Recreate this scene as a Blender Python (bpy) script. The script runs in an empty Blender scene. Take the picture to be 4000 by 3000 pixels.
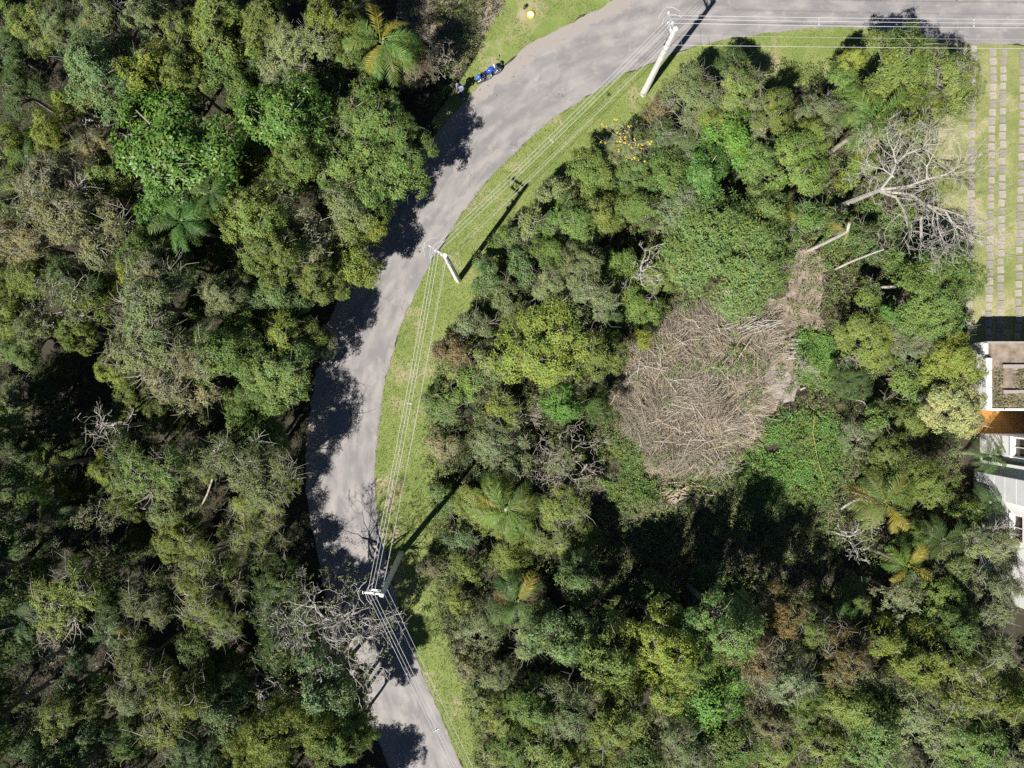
import bpy, bmesh, math, random
import numpy as np
from mathutils import Vector, Matrix, noise as mnoise
from mathutils.geometry import tessellate_polygon

# ------------------------------------------------------------------ camera, sky, sun, exposure
SC = bpy.context.scene
COL = SC.collection
CAM_H = 47.5                 # drone height in metres
F_PX = 2850.0                # focal length in pixels of the 4000 px wide photograph
cam_data = bpy.data.cameras.new('camera')
cam_data.sensor_width = 36.0
cam_data.lens = 36.0 * F_PX / 4000.0
cam_data.clip_end = 3000.0
cam = bpy.data.objects.new('camera', cam_data)
cam.location = (0, 0, CAM_H)
cam.rotation_euler = (0, 0, 0)
COL.objects.link(cam)
SC.camera = cam

SUN_EL = math.radians(49.5)
SUN_AZ = (-0.59, -0.807)     # horizontal direction towards the sun
world = bpy.data.worlds.new('World')
SC.world = world
world.use_nodes = True
wn = world.node_tree
bg = wn.nodes['Background']
sky = wn.nodes.new('ShaderNodeTexSky')
sky.sky_type = 'NISHITA'
sky.sun_disc = False
sky.sun_elevation = SUN_EL
sky.sun_rotation = math.atan2(SUN_AZ[0], SUN_AZ[1])
wn.links.new(sky.outputs[0], bg.inputs['Color'])
bg.inputs['Strength'].default_value = 0.05
sky.altitude = 900.0
sky.air_density = 0.55
sky.dust_density = 0.0

sun_data = bpy.data.lights.new('sun', 'SUN')
sun_data.energy = 5.0
sun_data.angle = math.radians(0.53)
sun_data.color = (1.0, 0.955, 0.88)
sun = bpy.data.objects.new('sun', sun_data)
sv = Vector((SUN_AZ[0] * math.cos(SUN_EL), SUN_AZ[1] * math.cos(SUN_EL), math.sin(SUN_EL)))
sun.rotation_euler = sv.to_track_quat('Z', 'Y').to_euler()
sun.location = (-30, -40, 60)
COL.objects.link(sun)

SC.view_settings.view_transform = 'Standard'
SC.view_settings.look = 'None'
SC.view_settings.exposure = 0.78
SC.view_settings.gamma = 1.0
SC.render.engine = 'CYCLES'
SC.cycles.max_bounces = 5
SC.cycles.diffuse_bounces = 2
SC.cycles.glossy_bounces = 2
SC.cycles.transmission_bounces = 3
SC.cycles.transparent_max_bounces = 4
SC.cycles.use_denoising = False

# ------------------------------------------------------------------ helpers
V2P = 4000.0 / 2212.0        # measuring scale of the notes -> photograph pixels

def at(px, py, z=0.0):
    """photograph pixel + real height above ground -> point in the place"""
    k = (CAM_H - z) / F_PX
    return Vector(((px - 2000.0) * k, (1500.0 - py) * k, z))

def atv(vx, vy, z=0.0):
    return at(vx * V2P, vy * V2P, z)

GP = CAM_H / F_PX
def g2(pts):
    return [((p[0] - 2000.0) * GP, (1500.0 - p[1]) * GP) for p in pts]

def mesh_np(name, verts, faces, uv=None):
    verts = np.asarray(verts, dtype=np.float32); faces = np.asarray(faces, dtype=np.int32)
    me = bpy.data.meshes.new(name)
    n, k = faces.shape
    me.vertices.add(len(verts)); me.vertices.foreach_set('co', verts.ravel())
    me.loops.add(n * k); me.loops.foreach_set('vertex_index', faces.ravel())
    me.polygons.add(n)
    me.polygons.foreach_set('loop_start', np.arange(0, n * k, k, dtype=np.int32))
    me.polygons.foreach_set('loop_total', np.full(n, k, dtype=np.int32))
    if uv is not None:
        l = me.uv_layers.new(name='UVMap'); l.data.foreach_set('uv', np.asarray(uv, dtype=np.float32)[faces.ravel()].ravel())
    me.update(calc_edges=True); me.validate()
    return me

class MB:
    """collects tubes, boxes and rings, builds one mesh"""
    def __init__(self): self.v = []; self.f = []
    def tube(self, pts, rad, n=5, cap=True):
        pts = [Vector(p) for p in pts]
        if not hasattr(rad, '__len__'): rad = [rad] * len(pts)
        base = len(self.v); up = Vector((0.13, 0.31, 0.94)).normalized()
        for i, p in enumerate(pts):
            a = pts[max(i - 1, 0)]; b = pts[min(i + 1, len(pts) - 1)]
            t = (b - a)
            t = t.normalized() if t.length > 1e-9 else Vector((0, 0, 1))
            s = t.cross(up)
            if s.length < 0.05: s = t.cross(Vector((1, 0, 0)))
            s.normalize(); u = s.cross(t)
            for k in range(n):
                an = 2 * math.pi * k / n
                self.v.append(p + (s * math.cos(an) + u * math.sin(an)) * rad[i])
        for i in range(len(pts) - 1):
            for k in range(n):
                a = base + i * n + k; b = base + i * n + (k + 1) % n
                self.f.append((a, b, b + n, a + n))
        if cap:
            self.f.append(tuple(base + k for k in reversed(range(n))))
            self.f.append(tuple(base + (len(pts) - 1) * n + k for k in range(n)))
        return self
    def box(self, c, s, rz=0.0, taper=1.0, rot=None):
        base = len(self.v); m = rot if rot is not None else Matrix.Rotation(rz, 3, 'Z')
        c = Vector(c)
        for z in (-1, 1):
            tp = taper if z > 0 else 1.0
            for x, y in ((-1, -1), (1, -1), (1, 1), (-1, 1)):
                self.v.append(c + m @ Vector((x * s[0] / 2 * tp, y * s[1] / 2 * tp, z * s[2] / 2)))
        b = base
        self.f += [(b + 3, b + 2, b + 1, b), (b + 4, b + 5, b + 6, b + 7)]
        for k in range(4):
            j = (k + 1) % 4
            self.f.append((b + k, b + j, b + 4 + j, b + 4 + k))
        return self
    def lathe(self, prof, c=(0, 0, 0), n=16, rot=None):
        base = len(self.v); c = Vector(c)
        for r, z in prof:
            for k in range(n):
                a = 2 * math.pi * k / n
                p = Vector((r * math.cos(a), r * math.sin(a), z))
                self.v.append(c + (rot @ p if rot is not None else p))
        for i in range(len(prof) - 1):
            for k in range(n):
                a = base + i * n + k; b = base + i * n + (k + 1) % n
                self.f.append((a, b, b + n, a + n))
        self.f.append(tuple(base + k for k in reversed(range(n))))
        self.f.append(tuple(base + (len(prof) - 1) * n + k for k in range(n)))
        return self
    def mesh(self, name):
        me = bpy.data.meshes.new(name); me.from_pydata([tuple(v) for v in self.v], [], self.f); me.update()
        return me

def link(name, me, m, parent=None, smooth=False):
    o = bpy.data.objects.new(name, me); COL.objects.link(o)
    if m is not None and len(me.materials) == 0: me.materials.append(m)
    if smooth: me.polygons.foreach_set('use_smooth', [True] * len(me.polygons))
    if parent is not None: o.parent = parent
    return o

def thing(name, label, cat, loc=(0, 0, 0), rz=0.0, group=None):
    o = bpy.data.objects.new(name, None); COL.objects.link(o)
    o.empty_display_size = 0.2
    o.location = loc; o.rotation_euler = (0, 0, rz)
    o['label'] = label; o['category'] = cat
    if group: o['group'] = group
    return o

def tag(o, label, cat, group=None):
    o['label'] = label; o['category'] = cat
    if group: o['group'] = group
    return o

def structure(o): o['kind'] = 'structure'; return o

# ------------------------------------------------------------------ materials
def new_mat(name):
    m = bpy.data.materials.new(name); m.use_nodes = True
    nt = m.node_tree; b = nt.nodes['Principled BSDF']
    return m, nt, b

def mixcol(nt, fac, a, b, blend='MIX'):
    n = nt.nodes.new('ShaderNodeMix'); n.data_type = 'RGBA'; n.blend_type = blend
    for sock, val in ((n.inputs[0], fac), (n.inputs[6], a), (n.inputs[7], b)):
        if isinstance(val, (int, float)): sock.default_value = val
        elif isinstance(val, tuple): sock.default_value = (*val[:3], 1)
        else: nt.links.new(val, sock)
    return n.outputs[2]

def noise_tex(nt, scale, detail=4, rough=0.55, vec=None, dist=0.0):
    n = nt.nodes.new('ShaderNodeTexNoise'); n.inputs['Scale'].default_value = scale
    n.inputs['Detail'].default_value = detail; n.inputs['Roughness'].default_value = rough
    n.inputs['Distortion'].default_value = dist
    if vec is not None: nt.links.new(vec, n.inputs['Vector'])
    return n.outputs['Fac']

def ramp(nt, src, p0, p1, c0=(0, 0, 0), c1=(1, 1, 1)):
    r = nt.nodes.new('ShaderNodeValToRGB'); r.color_ramp.elements[0].position = p0; r.color_ramp.elements[1].position = p1
    r.color_ramp.elements[0].color = (*c0, 1); r.color_ramp.elements[1].color = (*c1, 1)
    nt.links.new(src, r.inputs[0]); return r.outputs[0]

def objcoord(nt):
    return nt.nodes.new('ShaderNodeTexCoord').outputs['Object']

def bump(nt, b, src, strength=0.5, dist=0.05):
    n = nt.nodes.new('ShaderNodeBump'); n.inputs['Strength'].default_value = strength; n.inputs['Distance'].default_value = dist
    nt.links.new(src, n.inputs['Height']); nt.links.new(n.outputs[0], b.inputs['Normal'])

def plain(name, col, rough=0.6, metal=0.0, var=0.25, scale=8.0, bumps=0.0):
    m, nt, b = new_mat(name); oc = objcoord(nt)
    f = noise_tex(nt, scale, 5, 0.6, oc)
    c = mixcol(nt, ramp(nt, f, 0.3, 0.72), tuple(x * (1 - var) for x in col), tuple(min(1, x * (1 + var * 0.6)) for x in col))
    nt.links.new(c, b.inputs['Base Color']); b.inputs['Roughness'].default_value = rough; b.inputs['Metallic'].default_value = metal
    if bumps: bump(nt, b, noise_tex(nt, scale * 5, 4, 0.6, oc), bumps, 0.01)
    return m

def leaf_mat(name, trans=0.17, rough=0.55, spec=0.2, dry=0.015):
    """leaf colour = the plant's own colour (object colour) varied leaf by leaf"""
    m, nt, b = new_mat(name)
    oi = nt.nodes.new('ShaderNodeObjectInfo'); ge = nt.nodes.new('ShaderNodeNewGeometry')
    hsv = nt.nodes.new('ShaderNodeHueSaturation')
    isl = ge.outputs['Random Per Island']
    def mr(src, a, c):
        n = nt.nodes.new('ShaderNodeMapRange'); nt.links.new(src, n.inputs[0]); n.inputs[3].default_value = a; n.inputs[4].default_value = c
        return n.outputs[0]
    nt.links.new(mr(isl, 0.70, 1.32), hsv.inputs['Value'])
    mul = nt.nodes.new('ShaderNodeMath'); mul.operation = 'MULTIPLY'; mul.inputs[1].default_value = 7.31
    fr = nt.nodes.new('ShaderNodeMath'); fr.operation = 'FRACT'
    nt.links.new(isl, mul.inputs[0]); nt.links.new(mul.outputs[0], fr.inputs[0])
    nt.links.new(mr(fr.outputs[0], 0.478, 0.526), hsv.inputs['Hue'])
    nt.links.new(mr(fr.outputs[0], 1.06, 0.82), hsv.inputs['Saturation'])
    pos = nt.nodes.new('ShaderNodeTexCoord').outputs['Object']
    f = ramp(nt, noise_tex(nt, 0.9, 3, 0.6, pos), 0.38, 0.62)
    mm = nt.nodes.new('ShaderNodeMix'); mm.data_type = 'RGBA'; mm.blend_type = 'MULTIPLY'; mm.inputs[0].default_value = 1.0
    nt.links.new(oi.outputs['Color'], mm.inputs[6])
    nt.links.new(mixcol(nt, f, (0.84, 1.0, 0.95), (1.06, 1.02, 0.85)), mm.inputs[7])
    nt.links.new(mm.outputs[2], hsv.inputs['Color'])
    gt = nt.nodes.new('ShaderNodeMath'); gt.operation = 'LESS_THAN'; gt.inputs[1].default_value = dry
    mul2 = nt.nodes.new('ShaderNodeMath'); mul2.operation = 'MULTIPLY'; mul2.inputs[1].default_value = 13.7
    fr2 = nt.nodes.new('ShaderNodeMath'); fr2.operation = 'FRACT'
    nt.links.new(isl, mul2.inputs[0]); nt.links.new(mul2.outputs[0], fr2.inputs[0]); nt.links.new(fr2.outputs[0], gt.inputs[0])
    c = mixcol(nt, gt.outputs[0], hsv.outputs[0], (0.20, 0.16, 0.09))
    nt.links.new(c, b.inputs['Base Color'])
    b.inputs['Roughness'].default_value = rough
    b.inputs['Specular IOR Level'].default_value = spec
    tr = nt.nodes.new('ShaderNodeBsdfTranslucent'); nt.links.new(c, tr.inputs['Color'])
    mx = nt.nodes.new('ShaderNodeMixShader'); mx.inputs[0].default_value = trans
    nt.links.new(b.outputs[0], mx.inputs[1]); nt.links.new(tr.outputs[0], mx.inputs[2])
    nt.links.new(mx.outputs[0], nt.nodes['Material Output'].inputs['Surface'])
    return m

def bark_mat(name, c0, c1, rough=0.8):
    m, nt, b = new_mat(name); oc = objcoord(nt)
    f = noise_tex(nt, 3.0, 6, 0.65, oc); g = noise_tex(nt, 22.0, 4, 0.6, oc)
    c = mixcol(nt, ramp(nt, f, 0.35, 0.65), c0, c1)
    c = mixcol(nt, 0.5, c, mixcol(nt, g, (0.35, 0.33, 0.3), (1, 1, 1)), 'MULTIPLY')
    nt.links.new(c, b.inputs['Base Color']); b.inputs['Roughness'].default_value = rough
    bump(nt, b, g, 0.6, 0.02)
    return m

def island_mat(name, c0, c1, c2, rough=0.8, trans=0.0):
    """dry sticks, grass blades: colour picked piece by piece"""
    m, nt, b = new_mat(name); ge = nt.nodes.new('ShaderNodeNewGeometry')
    r = nt.nodes.new('ShaderNodeValToRGB'); e = r.color_ramp.elements
    e[0].position = 0.0; e[0].color = (*c0, 1); e[1].position = 1.0; e[1].color = (*c2, 1)
    k = e.new(0.5); k.color = (*c1, 1)
    nt.links.new(ge.outputs['Random Per Island'], r.inputs[0])
    oc = objcoord(nt)
    c = mixcol(nt, 0.6, r.outputs[0], ramp(nt, noise_tex(nt, 0.35, 4, 0.6, oc), 0.3, 0.7, (0.55, 0.6, 0.5), (1.1, 1.05, 1.0)), 'MULTIPLY')
    nt.links.new(c, b.inputs['Base Color']); b.inputs['Roughness'].default_value = rough
    if trans:
        tr = nt.nodes.new('ShaderNodeBsdfTranslucent'); nt.links.new(c, tr.inputs['Color'])
        mx = nt.nodes.new('ShaderNodeMixShader'); mx.inputs[0].default_value = trans
        nt.links.new(b.outputs[0], mx.inputs[1]); nt.links.new(tr.outputs[0], mx.inputs[2])
        nt.links.new(mx.outputs[0], nt.nodes['Material Output'].inputs['Surface'])
    return m

M = {}
M['leaf'] = leaf_mat('leaf')
M['leaf_gloss'] = leaf_mat('leaf_gloss', 0.25, 0.42, 0.35, 0.02)
M['leaf_dry'] = leaf_mat('leaf_dry', 0.15, 0.7, 0.2, 0.25)
M['frond'] = leaf_mat('frond', 0.25, 0.5, 0.28, 0.0)
M['bark'] = bark_mat('bark', (0.16, 0.135, 0.105), (0.30, 0.27, 0.22))
M['bark_pale'] = bark_mat('bark_pale', (0.38, 0.355, 0.315), (0.54, 0.515, 0.475))
M['bark_mid'] = bark_mat('bark_mid', (0.32, 0.295, 0.26), (0.50, 0.475, 0.43))
M['bark_grey'] = bark_mat('bark_grey', (0.25, 0.22, 0.18), (0.44, 0.40, 0.34))
M['twig_brown'] = island_mat('twig_brown', (0.15, 0.12, 0.085), (0.26, 0.215, 0.16), (0.40, 0.35, 0.28))
M['twig_grey'] = island_mat('twig_grey', (0.20, 0.185, 0.16), (0.32, 0.30, 0.26), (0.46, 0.43, 0.38))
M['sticks'] = island_mat('sticks', (0.22, 0.18, 0.145), (0.44, 0.38, 0.305), (0.66, 0.59, 0.50))

def ground_mat():
    m, nt, b = new_mat('forest_floor'); oc = objcoord(nt)
    a = noise_tex(nt, 0.25, 6, 0.6, oc); f = noise_tex(nt, 9.0, 6, 0.7, oc); g = noise_tex(nt, 45.0, 4, 0.65, oc)
    c = mixcol(nt, ramp(nt, a, 0.38, 0.62), (0.034, 0.025, 0.017), (0.026, 0.030, 0.014))
    c = mixcol(nt, ramp(nt, f, 0.35, 0.68), c, (0.060, 0.047, 0.032))
    c = mixcol(nt, ramp(nt, g, 0.6, 0.76), c, (0.13, 0.107, 0.075))
    nt.links.new(c, b.inputs['Base Color']); b.inputs['Roughness'].default_value = 0.95
    bump(nt, b, f, 0.9, 0.08)
    return m
M['ground'] = ground_mat()

def grass_mat(name, c0, c1, dirt, dirt_amt):
    m, nt, b = new_mat(name); oc = objcoord(nt)
    a = noise_tex(nt, 0.55, 6, 0.65, oc); f = noise_tex(nt, 5.0, 6, 0.7, oc); g = noise_tex(nt, 28.0, 5, 0.7, oc); d = noise_tex(nt, 0.33, 7, 0.7, oc, 0.4)
    c = mixcol(nt, ramp(nt, a, 0.35, 0.65), c0, c1)
    c = mixcol(nt, 0.75, c, ramp(nt, g, 0.28, 0.72, (0.45, 0.5, 0.4), (1.25, 1.2, 1.2)), 'MULTIPLY')
    c = mixcol(nt, ramp(nt, f, 0.5, 0.8), c, tuple(x * 0.75 for x in c1))
    c = mixcol(nt, ramp(nt, d, dirt_amt, dirt_amt + 0.14), c, dirt)
    nt.links.new(c, b.inputs['Base Color']); b.inputs['Roughness'].default_value = 0.9
    bump(nt, b, g, 0.8, 0.05)
    return m
M['verge'] = grass_mat('verge_grass', (0.150, 0.220, 0.048), (0.240, 0.285, 0.085), (0.36, 0.30, 0.19), 0.535)
M['lawn'] = grass_mat('lawn_grass', (0.17, 0.215, 0.06), (0.30, 0.31, 0.12), (0.38, 0.34, 0.20), 0.50)
M['blade'] = island_mat('grass_blade', (0.11, 0.16, 0.035), (0.20, 0.235, 0.065), (0.33, 0.32, 0.13), 0.7, 0.2)

def road_mat():
    m, nt, b = new_mat('asphalt'); oc = objcoord(nt)
    uv = nt.nodes.new('ShaderNodeTexCoord').outputs['UV']
    sep = nt.nodes.new('ShaderNodeSeparateXYZ'); nt.links.new(uv, sep.inputs[0])
    mp = nt.nodes.new('ShaderNodeMapping'); mp.inputs['Scale'].default_value = (1.0, 0.09, 1.0); nt.links.new(uv, mp.inputs['Vector'])
    big = noise_tex(nt, 0.30, 5, 0.6, oc, 0.3); mid = noise_tex(nt, 1.6, 6, 0.65, oc); fine = noise_tex(nt, 40.0, 4, 0.7, oc)
    streak = noise_tex(nt, 7.0, 4, 0.5, mp.outputs[0], 0.2)
    c = mixcol(nt, ramp(nt, big, 0.34, 0.66), (0.245, 0.230, 0.226), (0.320, 0.298, 0.284))
    c = mixcol(nt, ramp(nt, streak, 0.36, 0.62), c, (0.190, 0.183, 0.186))
    c = mixcol(nt, ramp(nt, mid, 0.55, 0.85), c, (0.36, 0.33, 0.30))
    c = mixcol(nt, 0.35, c, mixcol(nt, fine, (0.55, 0.55, 0.55), (1.35, 1.35, 1.35)), 'MULTIPLY')
    # sand washed onto the road along its edges
    ad = nt.nodes.new('ShaderNodeMath'); ad.operation = 'ADD'
    w = nt.nodes.new('ShaderNodeMath'); w.operation = 'MULTIPLY'; w.inputs[1].default_value = 0.34
    nt.links.new(mid, w.inputs[0]); nt.links.new(sep.outputs[0], ad.inputs[0]); nt.links.new(w.outputs[0], ad.inputs[1])
    sand = ramp(nt, ad.outputs[0], 1.03, 1.18)
    c = mixcol(nt, sand, c, (0.43, 0.365, 0.30))
    su = nt.nodes.new('ShaderNodeMath'); su.operation = 'SUBTRACT'; nt.links.new(sep.outputs[0], su.inputs[0]); nt.links.new(w.outputs[0], su.inputs[1])
    sand2 = ramp(nt, su.outputs[0], -0.27, -0.19, (1, 1, 1), (0, 0, 0))
    c = mixcol(nt, sand2, c, (0.275, 0.25, 0.23))
    # fine cracks
    vo = nt.nodes.new('ShaderNodeTexVoronoi'); vo.feature = 'DISTANCE_TO_EDGE'; vo.inputs['Scale'].default_value = 0.55
    dn = nt.nodes.new('ShaderNodeTexNoise'); dn.inputs['Scale'].default_value = 2.0; dn.inputs['Detail'].default_value = 5
    nt.links.new(oc, dn.inputs['Vector'])
    vm = nt.nodes.new('ShaderNodeVectorMath'); vm.operation = 'MULTIPLY_ADD'; vm.inputs[1].default_value = (0.9, 0.9, 0.9)
    nt.links.new(dn.outputs['Color'], vm.inputs[0]); nt.links.new(oc, vm.inputs[2]); nt.links.new(vm.outputs[0], vo.inputs['Vector'])
    cr = ramp(nt, vo.outputs['Distance'], 0.0, 0.010, (0.6, 0.59, 0.58), (1, 1, 1))
    crm = ramp(nt, big, 0.52, 0.60)
    c = mixcol(nt, 1.0, c, mixcol(nt, crm, (1, 1, 1), cr), 'MULTIPLY')
    nt.links.new(c, b.inputs['Base Color']); b.inputs['Roughness'].default_value = 0.85
    bump(nt, b, fine, 0.4, 0.01)
    return m
M['road'] = road_mat()
M['sand'] = plain('sandy_dirt', (0.235, 0.20, 0.16), 0.95, 0, 0.45, 2.2, 0.5)
M['soil'] = plain('dry_soil', (0.255, 0.205, 0.16), 0.95, 0, 0.55, 1.8, 0.6)
M['ash'] = plain('grey_ash', (0.30, 0.265, 0.24), 0.95, 0, 0.45, 2.5, 0.5)
M['concrete'] = plain('pole_concrete', (0.66, 0.64, 0.60), 0.8, 0, 0.22, 2.2, 0.4)
M['steel'] = plain('galvanised_steel', (0.62, 0.63, 0.64), 0.4, 0.6, 0.1, 9.0)
M['cable'] = plain('aluminium_cable', (0.58, 0.58, 0.58), 0.5, 0.2, 0.1, 2.0)
M['cable_black'] = plain('weathered_cable', (0.45, 0.45, 0.42), 0.5, 0.0, 0.2, 2.0)
M['porcelain'] = plain('porcelain', (0.75, 0.75, 0.74), 0.25)
M['rubber'] = plain('rubber', (0.02, 0.02, 0.02), 0.7)
M['black_plastic'] = plain('black_plastic', (0.018, 0.018, 0.02), 0.45)
M['chrome'] = plain('chrome', (0.75, 0.75, 0.76), 0.18, 0.95, 0.05)
M['blue_paint'] = plain('blue_paint', (0.02, 0.09, 0.55), 0.25, 0.1, 0.08)
M['helmet_blue'] = plain('helmet_blue', (0.04, 0.16, 0.60), 0.25, 0.0, 0.15, 12.0)
M['white_paint'] = plain('white_paint', (0.80, 0.79, 0.77), 0.6, 0, 0.07, 1.5)
M['grey_paint'] = plain('grey_paint', (0.66, 0.66, 0.67), 0.6, 0, 0.07, 1.5)
M['glass'] = plain('window_glass', (0.05, 0.035, 0.03), 0.08, 0, 0.3, 1.0)
M['terracotta'] = plain('terracotta', (0.40, 0.19, 0.045), 0.7, 0, 0.25, 2.0)
M['paver'] = plain('concrete_paver', (0.32, 0.29, 0.265), 0.9, 0, 0.25, 3.0, 0.4)
M['yellow'] = plain('yellow_rim', (0.85, 0.58, 0.04), 0.45, 0, 0.06)
M['white_lid'] = plain('white_lid', (0.86, 0.86, 0.84), 0.5, 0, 0.08, 6.0)
M['skin'] = plain('skin', (0.36, 0.20, 0.13), 0.55, 0, 0.08)
M['shirt'] = plain('light_blue_shirt', (0.19, 0.26, 0.48), 0.85, 0, 0.2, 14.0)
M['jeans'] = plain('blue_jeans', (0.03, 0.12, 0.30), 0.85, 0, 0.2, 10.0)
M['hair'] = plain('dark_hair', (0.012, 0.010, 0.010), 0.5)
M['wood_pale'] = island_mat('cut_wood', (0.34, 0.26, 0.17), (0.50, 0.42, 0.30), (0.66, 0.58, 0.45))
M['wood_log'] = bark_mat('log_bark', (0.34, 0.27, 0.19), (0.56, 0.47, 0.36))
M['flower'] = plain('yellow_petals', (0.75, 0.56, 0.03), 0.6, 0, 0.1)

def paver_mat():
    m, nt, b = new_mat('concrete_paver_mix'); oc = objcoord(nt); oi = nt.nodes.new('ShaderNodeObjectInfo')
    c = mixcol(nt, oi.outputs['Random'], (0.235, 0.215, 0.20), (0.37, 0.335, 0.305))
    c = mixcol(nt, 0.8, c, ramp(nt, noise_tex(nt, 6.0, 6, 0.7, oc), 0.3, 0.7, (0.6, 0.6, 0.58), (1.15, 1.13, 1.1)), 'MULTIPLY')
    nt.links.new(c, b.inputs['Base Color']); b.inputs['Roughness'].default_value = 0.9
    return m
M['paver_mix'] = paver_mat()

# ------------------------------------------------------------------ the ground, road, verges, lawn
def smooth_line(pts, step=0.5):
    """catmull-rom through 2-D points, resampled"""
    P = np.array([pts[0]] + list(pts) + [pts[-1]], dtype=float); out = []
    for i in range(1, len(P) - 2):
        p0, p1, p2, p3 = P[i - 1], P[i], P[i + 1], P[i + 2]
        n = max(2, int(np.linalg.norm(p2 - p1) / step))
        for k in range(n):
            t = k / n
            out.append(0.5 * (2 * p1 + (p2 - p0) * t + (2 * p0 - 5 * p1 + 4 * p2 - p3) * t * t + (3 * p1 - p0 - 3 * p2 + p3) * t ** 3))
    out.append(P[-2]); return np.array(out)

def wob(x, y, s=0.8, a=0.12):
    return a * mnoise.noise(Vector((x * s, y * s, 3.7))) + 0.5 * a * mnoise.noise(Vector((x * s * 3.1, y * s * 3.1, 9.2)))

def sheet(name, poly, z, mat, step=0.6, jit=0.22):
    pts = []
    n = len(poly)
    for i in range(n):
        a = Vector((*poly[i], 0)); b = Vector((*poly[(i + 1) % n], 0)); k = max(1, int((b - a).length / step))
        for j in range(k):
            p = a.lerp(b, j / k); pts.append(Vector((p.x + wob(p.x, p.y, 0.9, jit), p.y + wob(p.y + 40, p.x, 0.9, jit), z)))
    tris = tessellate_polygon([pts])
    me = bpy.data.meshes.new(name); me.from_pydata([tuple(p) for p in pts], [], [tuple(t) for t in tris]); me.update()
    bm = bmesh.new(); bm.from_mesh(me); bmesh.ops.recalc_face_normals(bm, faces=bm.faces)
    if sum(f.normal.z for f in bm.faces) < 0: bmesh.ops.reverse_faces(bm, faces=bm.faces)
    bm.to_mesh(me); bm.free()
    return structure(link(name, me, mat))

gm = bpy.data.meshes.new('ground')
S = 900.0
gm.from_pydata([(-S, -S, 0), (S, -S, 0), (S, S, 0), (-S, S, 0)], [], [(0, 1, 2, 3)]); gm.update()
structure(link('ground', gm, M['ground']))

R_EDGE = [(1960, 3330), (1880, 3150), (1805, 3000), (1710, 2770), (1633, 2589), (1542, 2318), (1493, 2110), (1472, 1997), (1461, 1862), (1470, 1726), (1486, 1590),
          (1502, 1500), (1520, 1428), (1549, 1329), (1583, 1225), (1633, 1125), (1678, 1030), (1741, 931), (1805, 831), (1863, 750), (1930, 675), (2000, 606),
          (2090, 520), (2181, 447), (2289, 380), (2407, 307), (2533, 253), (2669, 194), (2768, 167), (2859, 151), (3090, 118), (3339, 108), (3480, 142), (3640, 160), (3805, 168),
          (4000, 176), (4300, 185), (4700, 190)]
L_EDGE = [(1720, 3430), (1650, 3270), (1565, 3110), (1472, 2886), (1394, 2703), (1290, 2398), (1236, 2140), (1205, 1990), (1193, 1862), (1198, 1700), (1220, 1560),
          (1240, 1450), (1262, 1360), (1296, 1240), (1340, 1110), (1392, 1000), (1450, 890), (1520, 780), (1600, 660), (1690, 550), (1780, 440),
          (1860, 345), (1972, 258), (2059, 181), (2127, 145), (2203, 108), (2267, 68), (2316, 50), (2398, 0), (2520, -70), (2700, -130), (2900, -165), (3200, -180), (3600, -185),
          (4000, -185), (4700, -185)]
Rl = smooth_line(g2(R_EDGE)); Ll = smooth_line(g2(L_EDGE))
def resamp(L, n):
    d = np.r_[0, np.cumsum(np.linalg.norm(np.diff(L, axis=0), axis=1))]; t = np.linspace(0, d[-1], n)
    return np.c_[np.interp(t, d, L[:, 0]), np.interp(t, d, L[:, 1])]
NR = 420
Rr = resamp(Rl, NR); Lr = resamp(Ll, NR)
def strip(name, A, B, z, mat, cols=9, ja=0.12, jb=0.12):
    vs, uv, fs = [], [], []
    for i in range(len(A)):
        a = A[i] + np.array([wob(*A[i], 1.3, ja), wob(A[i][1] + 17, A[i][0], 1.3, ja)])
        b = B[i] + np.array([wob(*B[i], 1.3, jb), wob(B[i][1] + 17, B[i][0], 1.3, jb)])
        for k in range(cols):
            t = k / (cols - 1); p = a * (1 - t) + b * t
            vs.append((p[0], p[1], z)); uv.append((t, i * 0.2))
    for i in range(len(A) - 1):
        for k in range(cols - 1):
            q = i * cols + k; fs.append((q, q + 1, q + cols + 1, q + cols))
    return structure(link(name, mesh_np(name, vs, fs, uv), mat))
strip('road', Lr, Rr, 0.016, M['road'])
def offset(L, d):
    t = np.gradient(L, axis=0); t /= np.linalg.norm(t, axis=1)[:, None] + 1e-9
    return L + np.c_[t[:, 1], -t[:, 0]] * d          # to the right of travel
strip('dirt_shoulder', offset(Lr, 0.02), offset(Rr, 0.03), 0.010, M['sand'], 2, 0.26, 0.16)

VB = [(3420, 200), (3330, 240), (3100, 260), (2850, 285), (2640, 340), (2560, 410), (2450, 490), (2360, 580), (2270, 640), (2190, 700), (2090, 780), (2020, 860), (1970, 950), (1890, 1060),
      (1860, 1130), (1845, 1200), (1770, 1280), (1715, 1380), (1680, 1480), (1660, 1600), (1655, 1750), (1655, 1850), (1675, 1950), (1700, 2030), (1680, 2150),
      (1650, 2260), (1650, 2380), (1695, 2480), (1760, 2560), (1800, 2680), (1815, 2800), (1850, 2900), (1890, 3000), (1950, 3150), (2040, 3330)]
verge_poly = [tuple(p) for p in Rl if p[0] < (3440 - 2000) * GP] + [tuple(p) for p in g2(VB)]
verge_sheet = [tuple(p) for p in Rl if p[0] < (3440 - 2000) * GP] + [tuple(p) for p in g2([(x + 75, y + 65) for x, y in VB])]
sheet('grass_verge', verge_sheet, 0.005, M['verge'])
LV = [(2520, -220), (2060, -220), (1985, -20), (1930, 70), (1895, 130), (1870, 200), (1830, 270), (1770, 350), (1690, 470)]
left_verge = [tuple(p) for p in Ll if (1690 - 2000) * GP < p[0] < (2720 - 2000) * GP and p[1] > 15] + g2(LV)
sheet('grass_verge', left_verge, 0.005, M['verge'])
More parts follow.
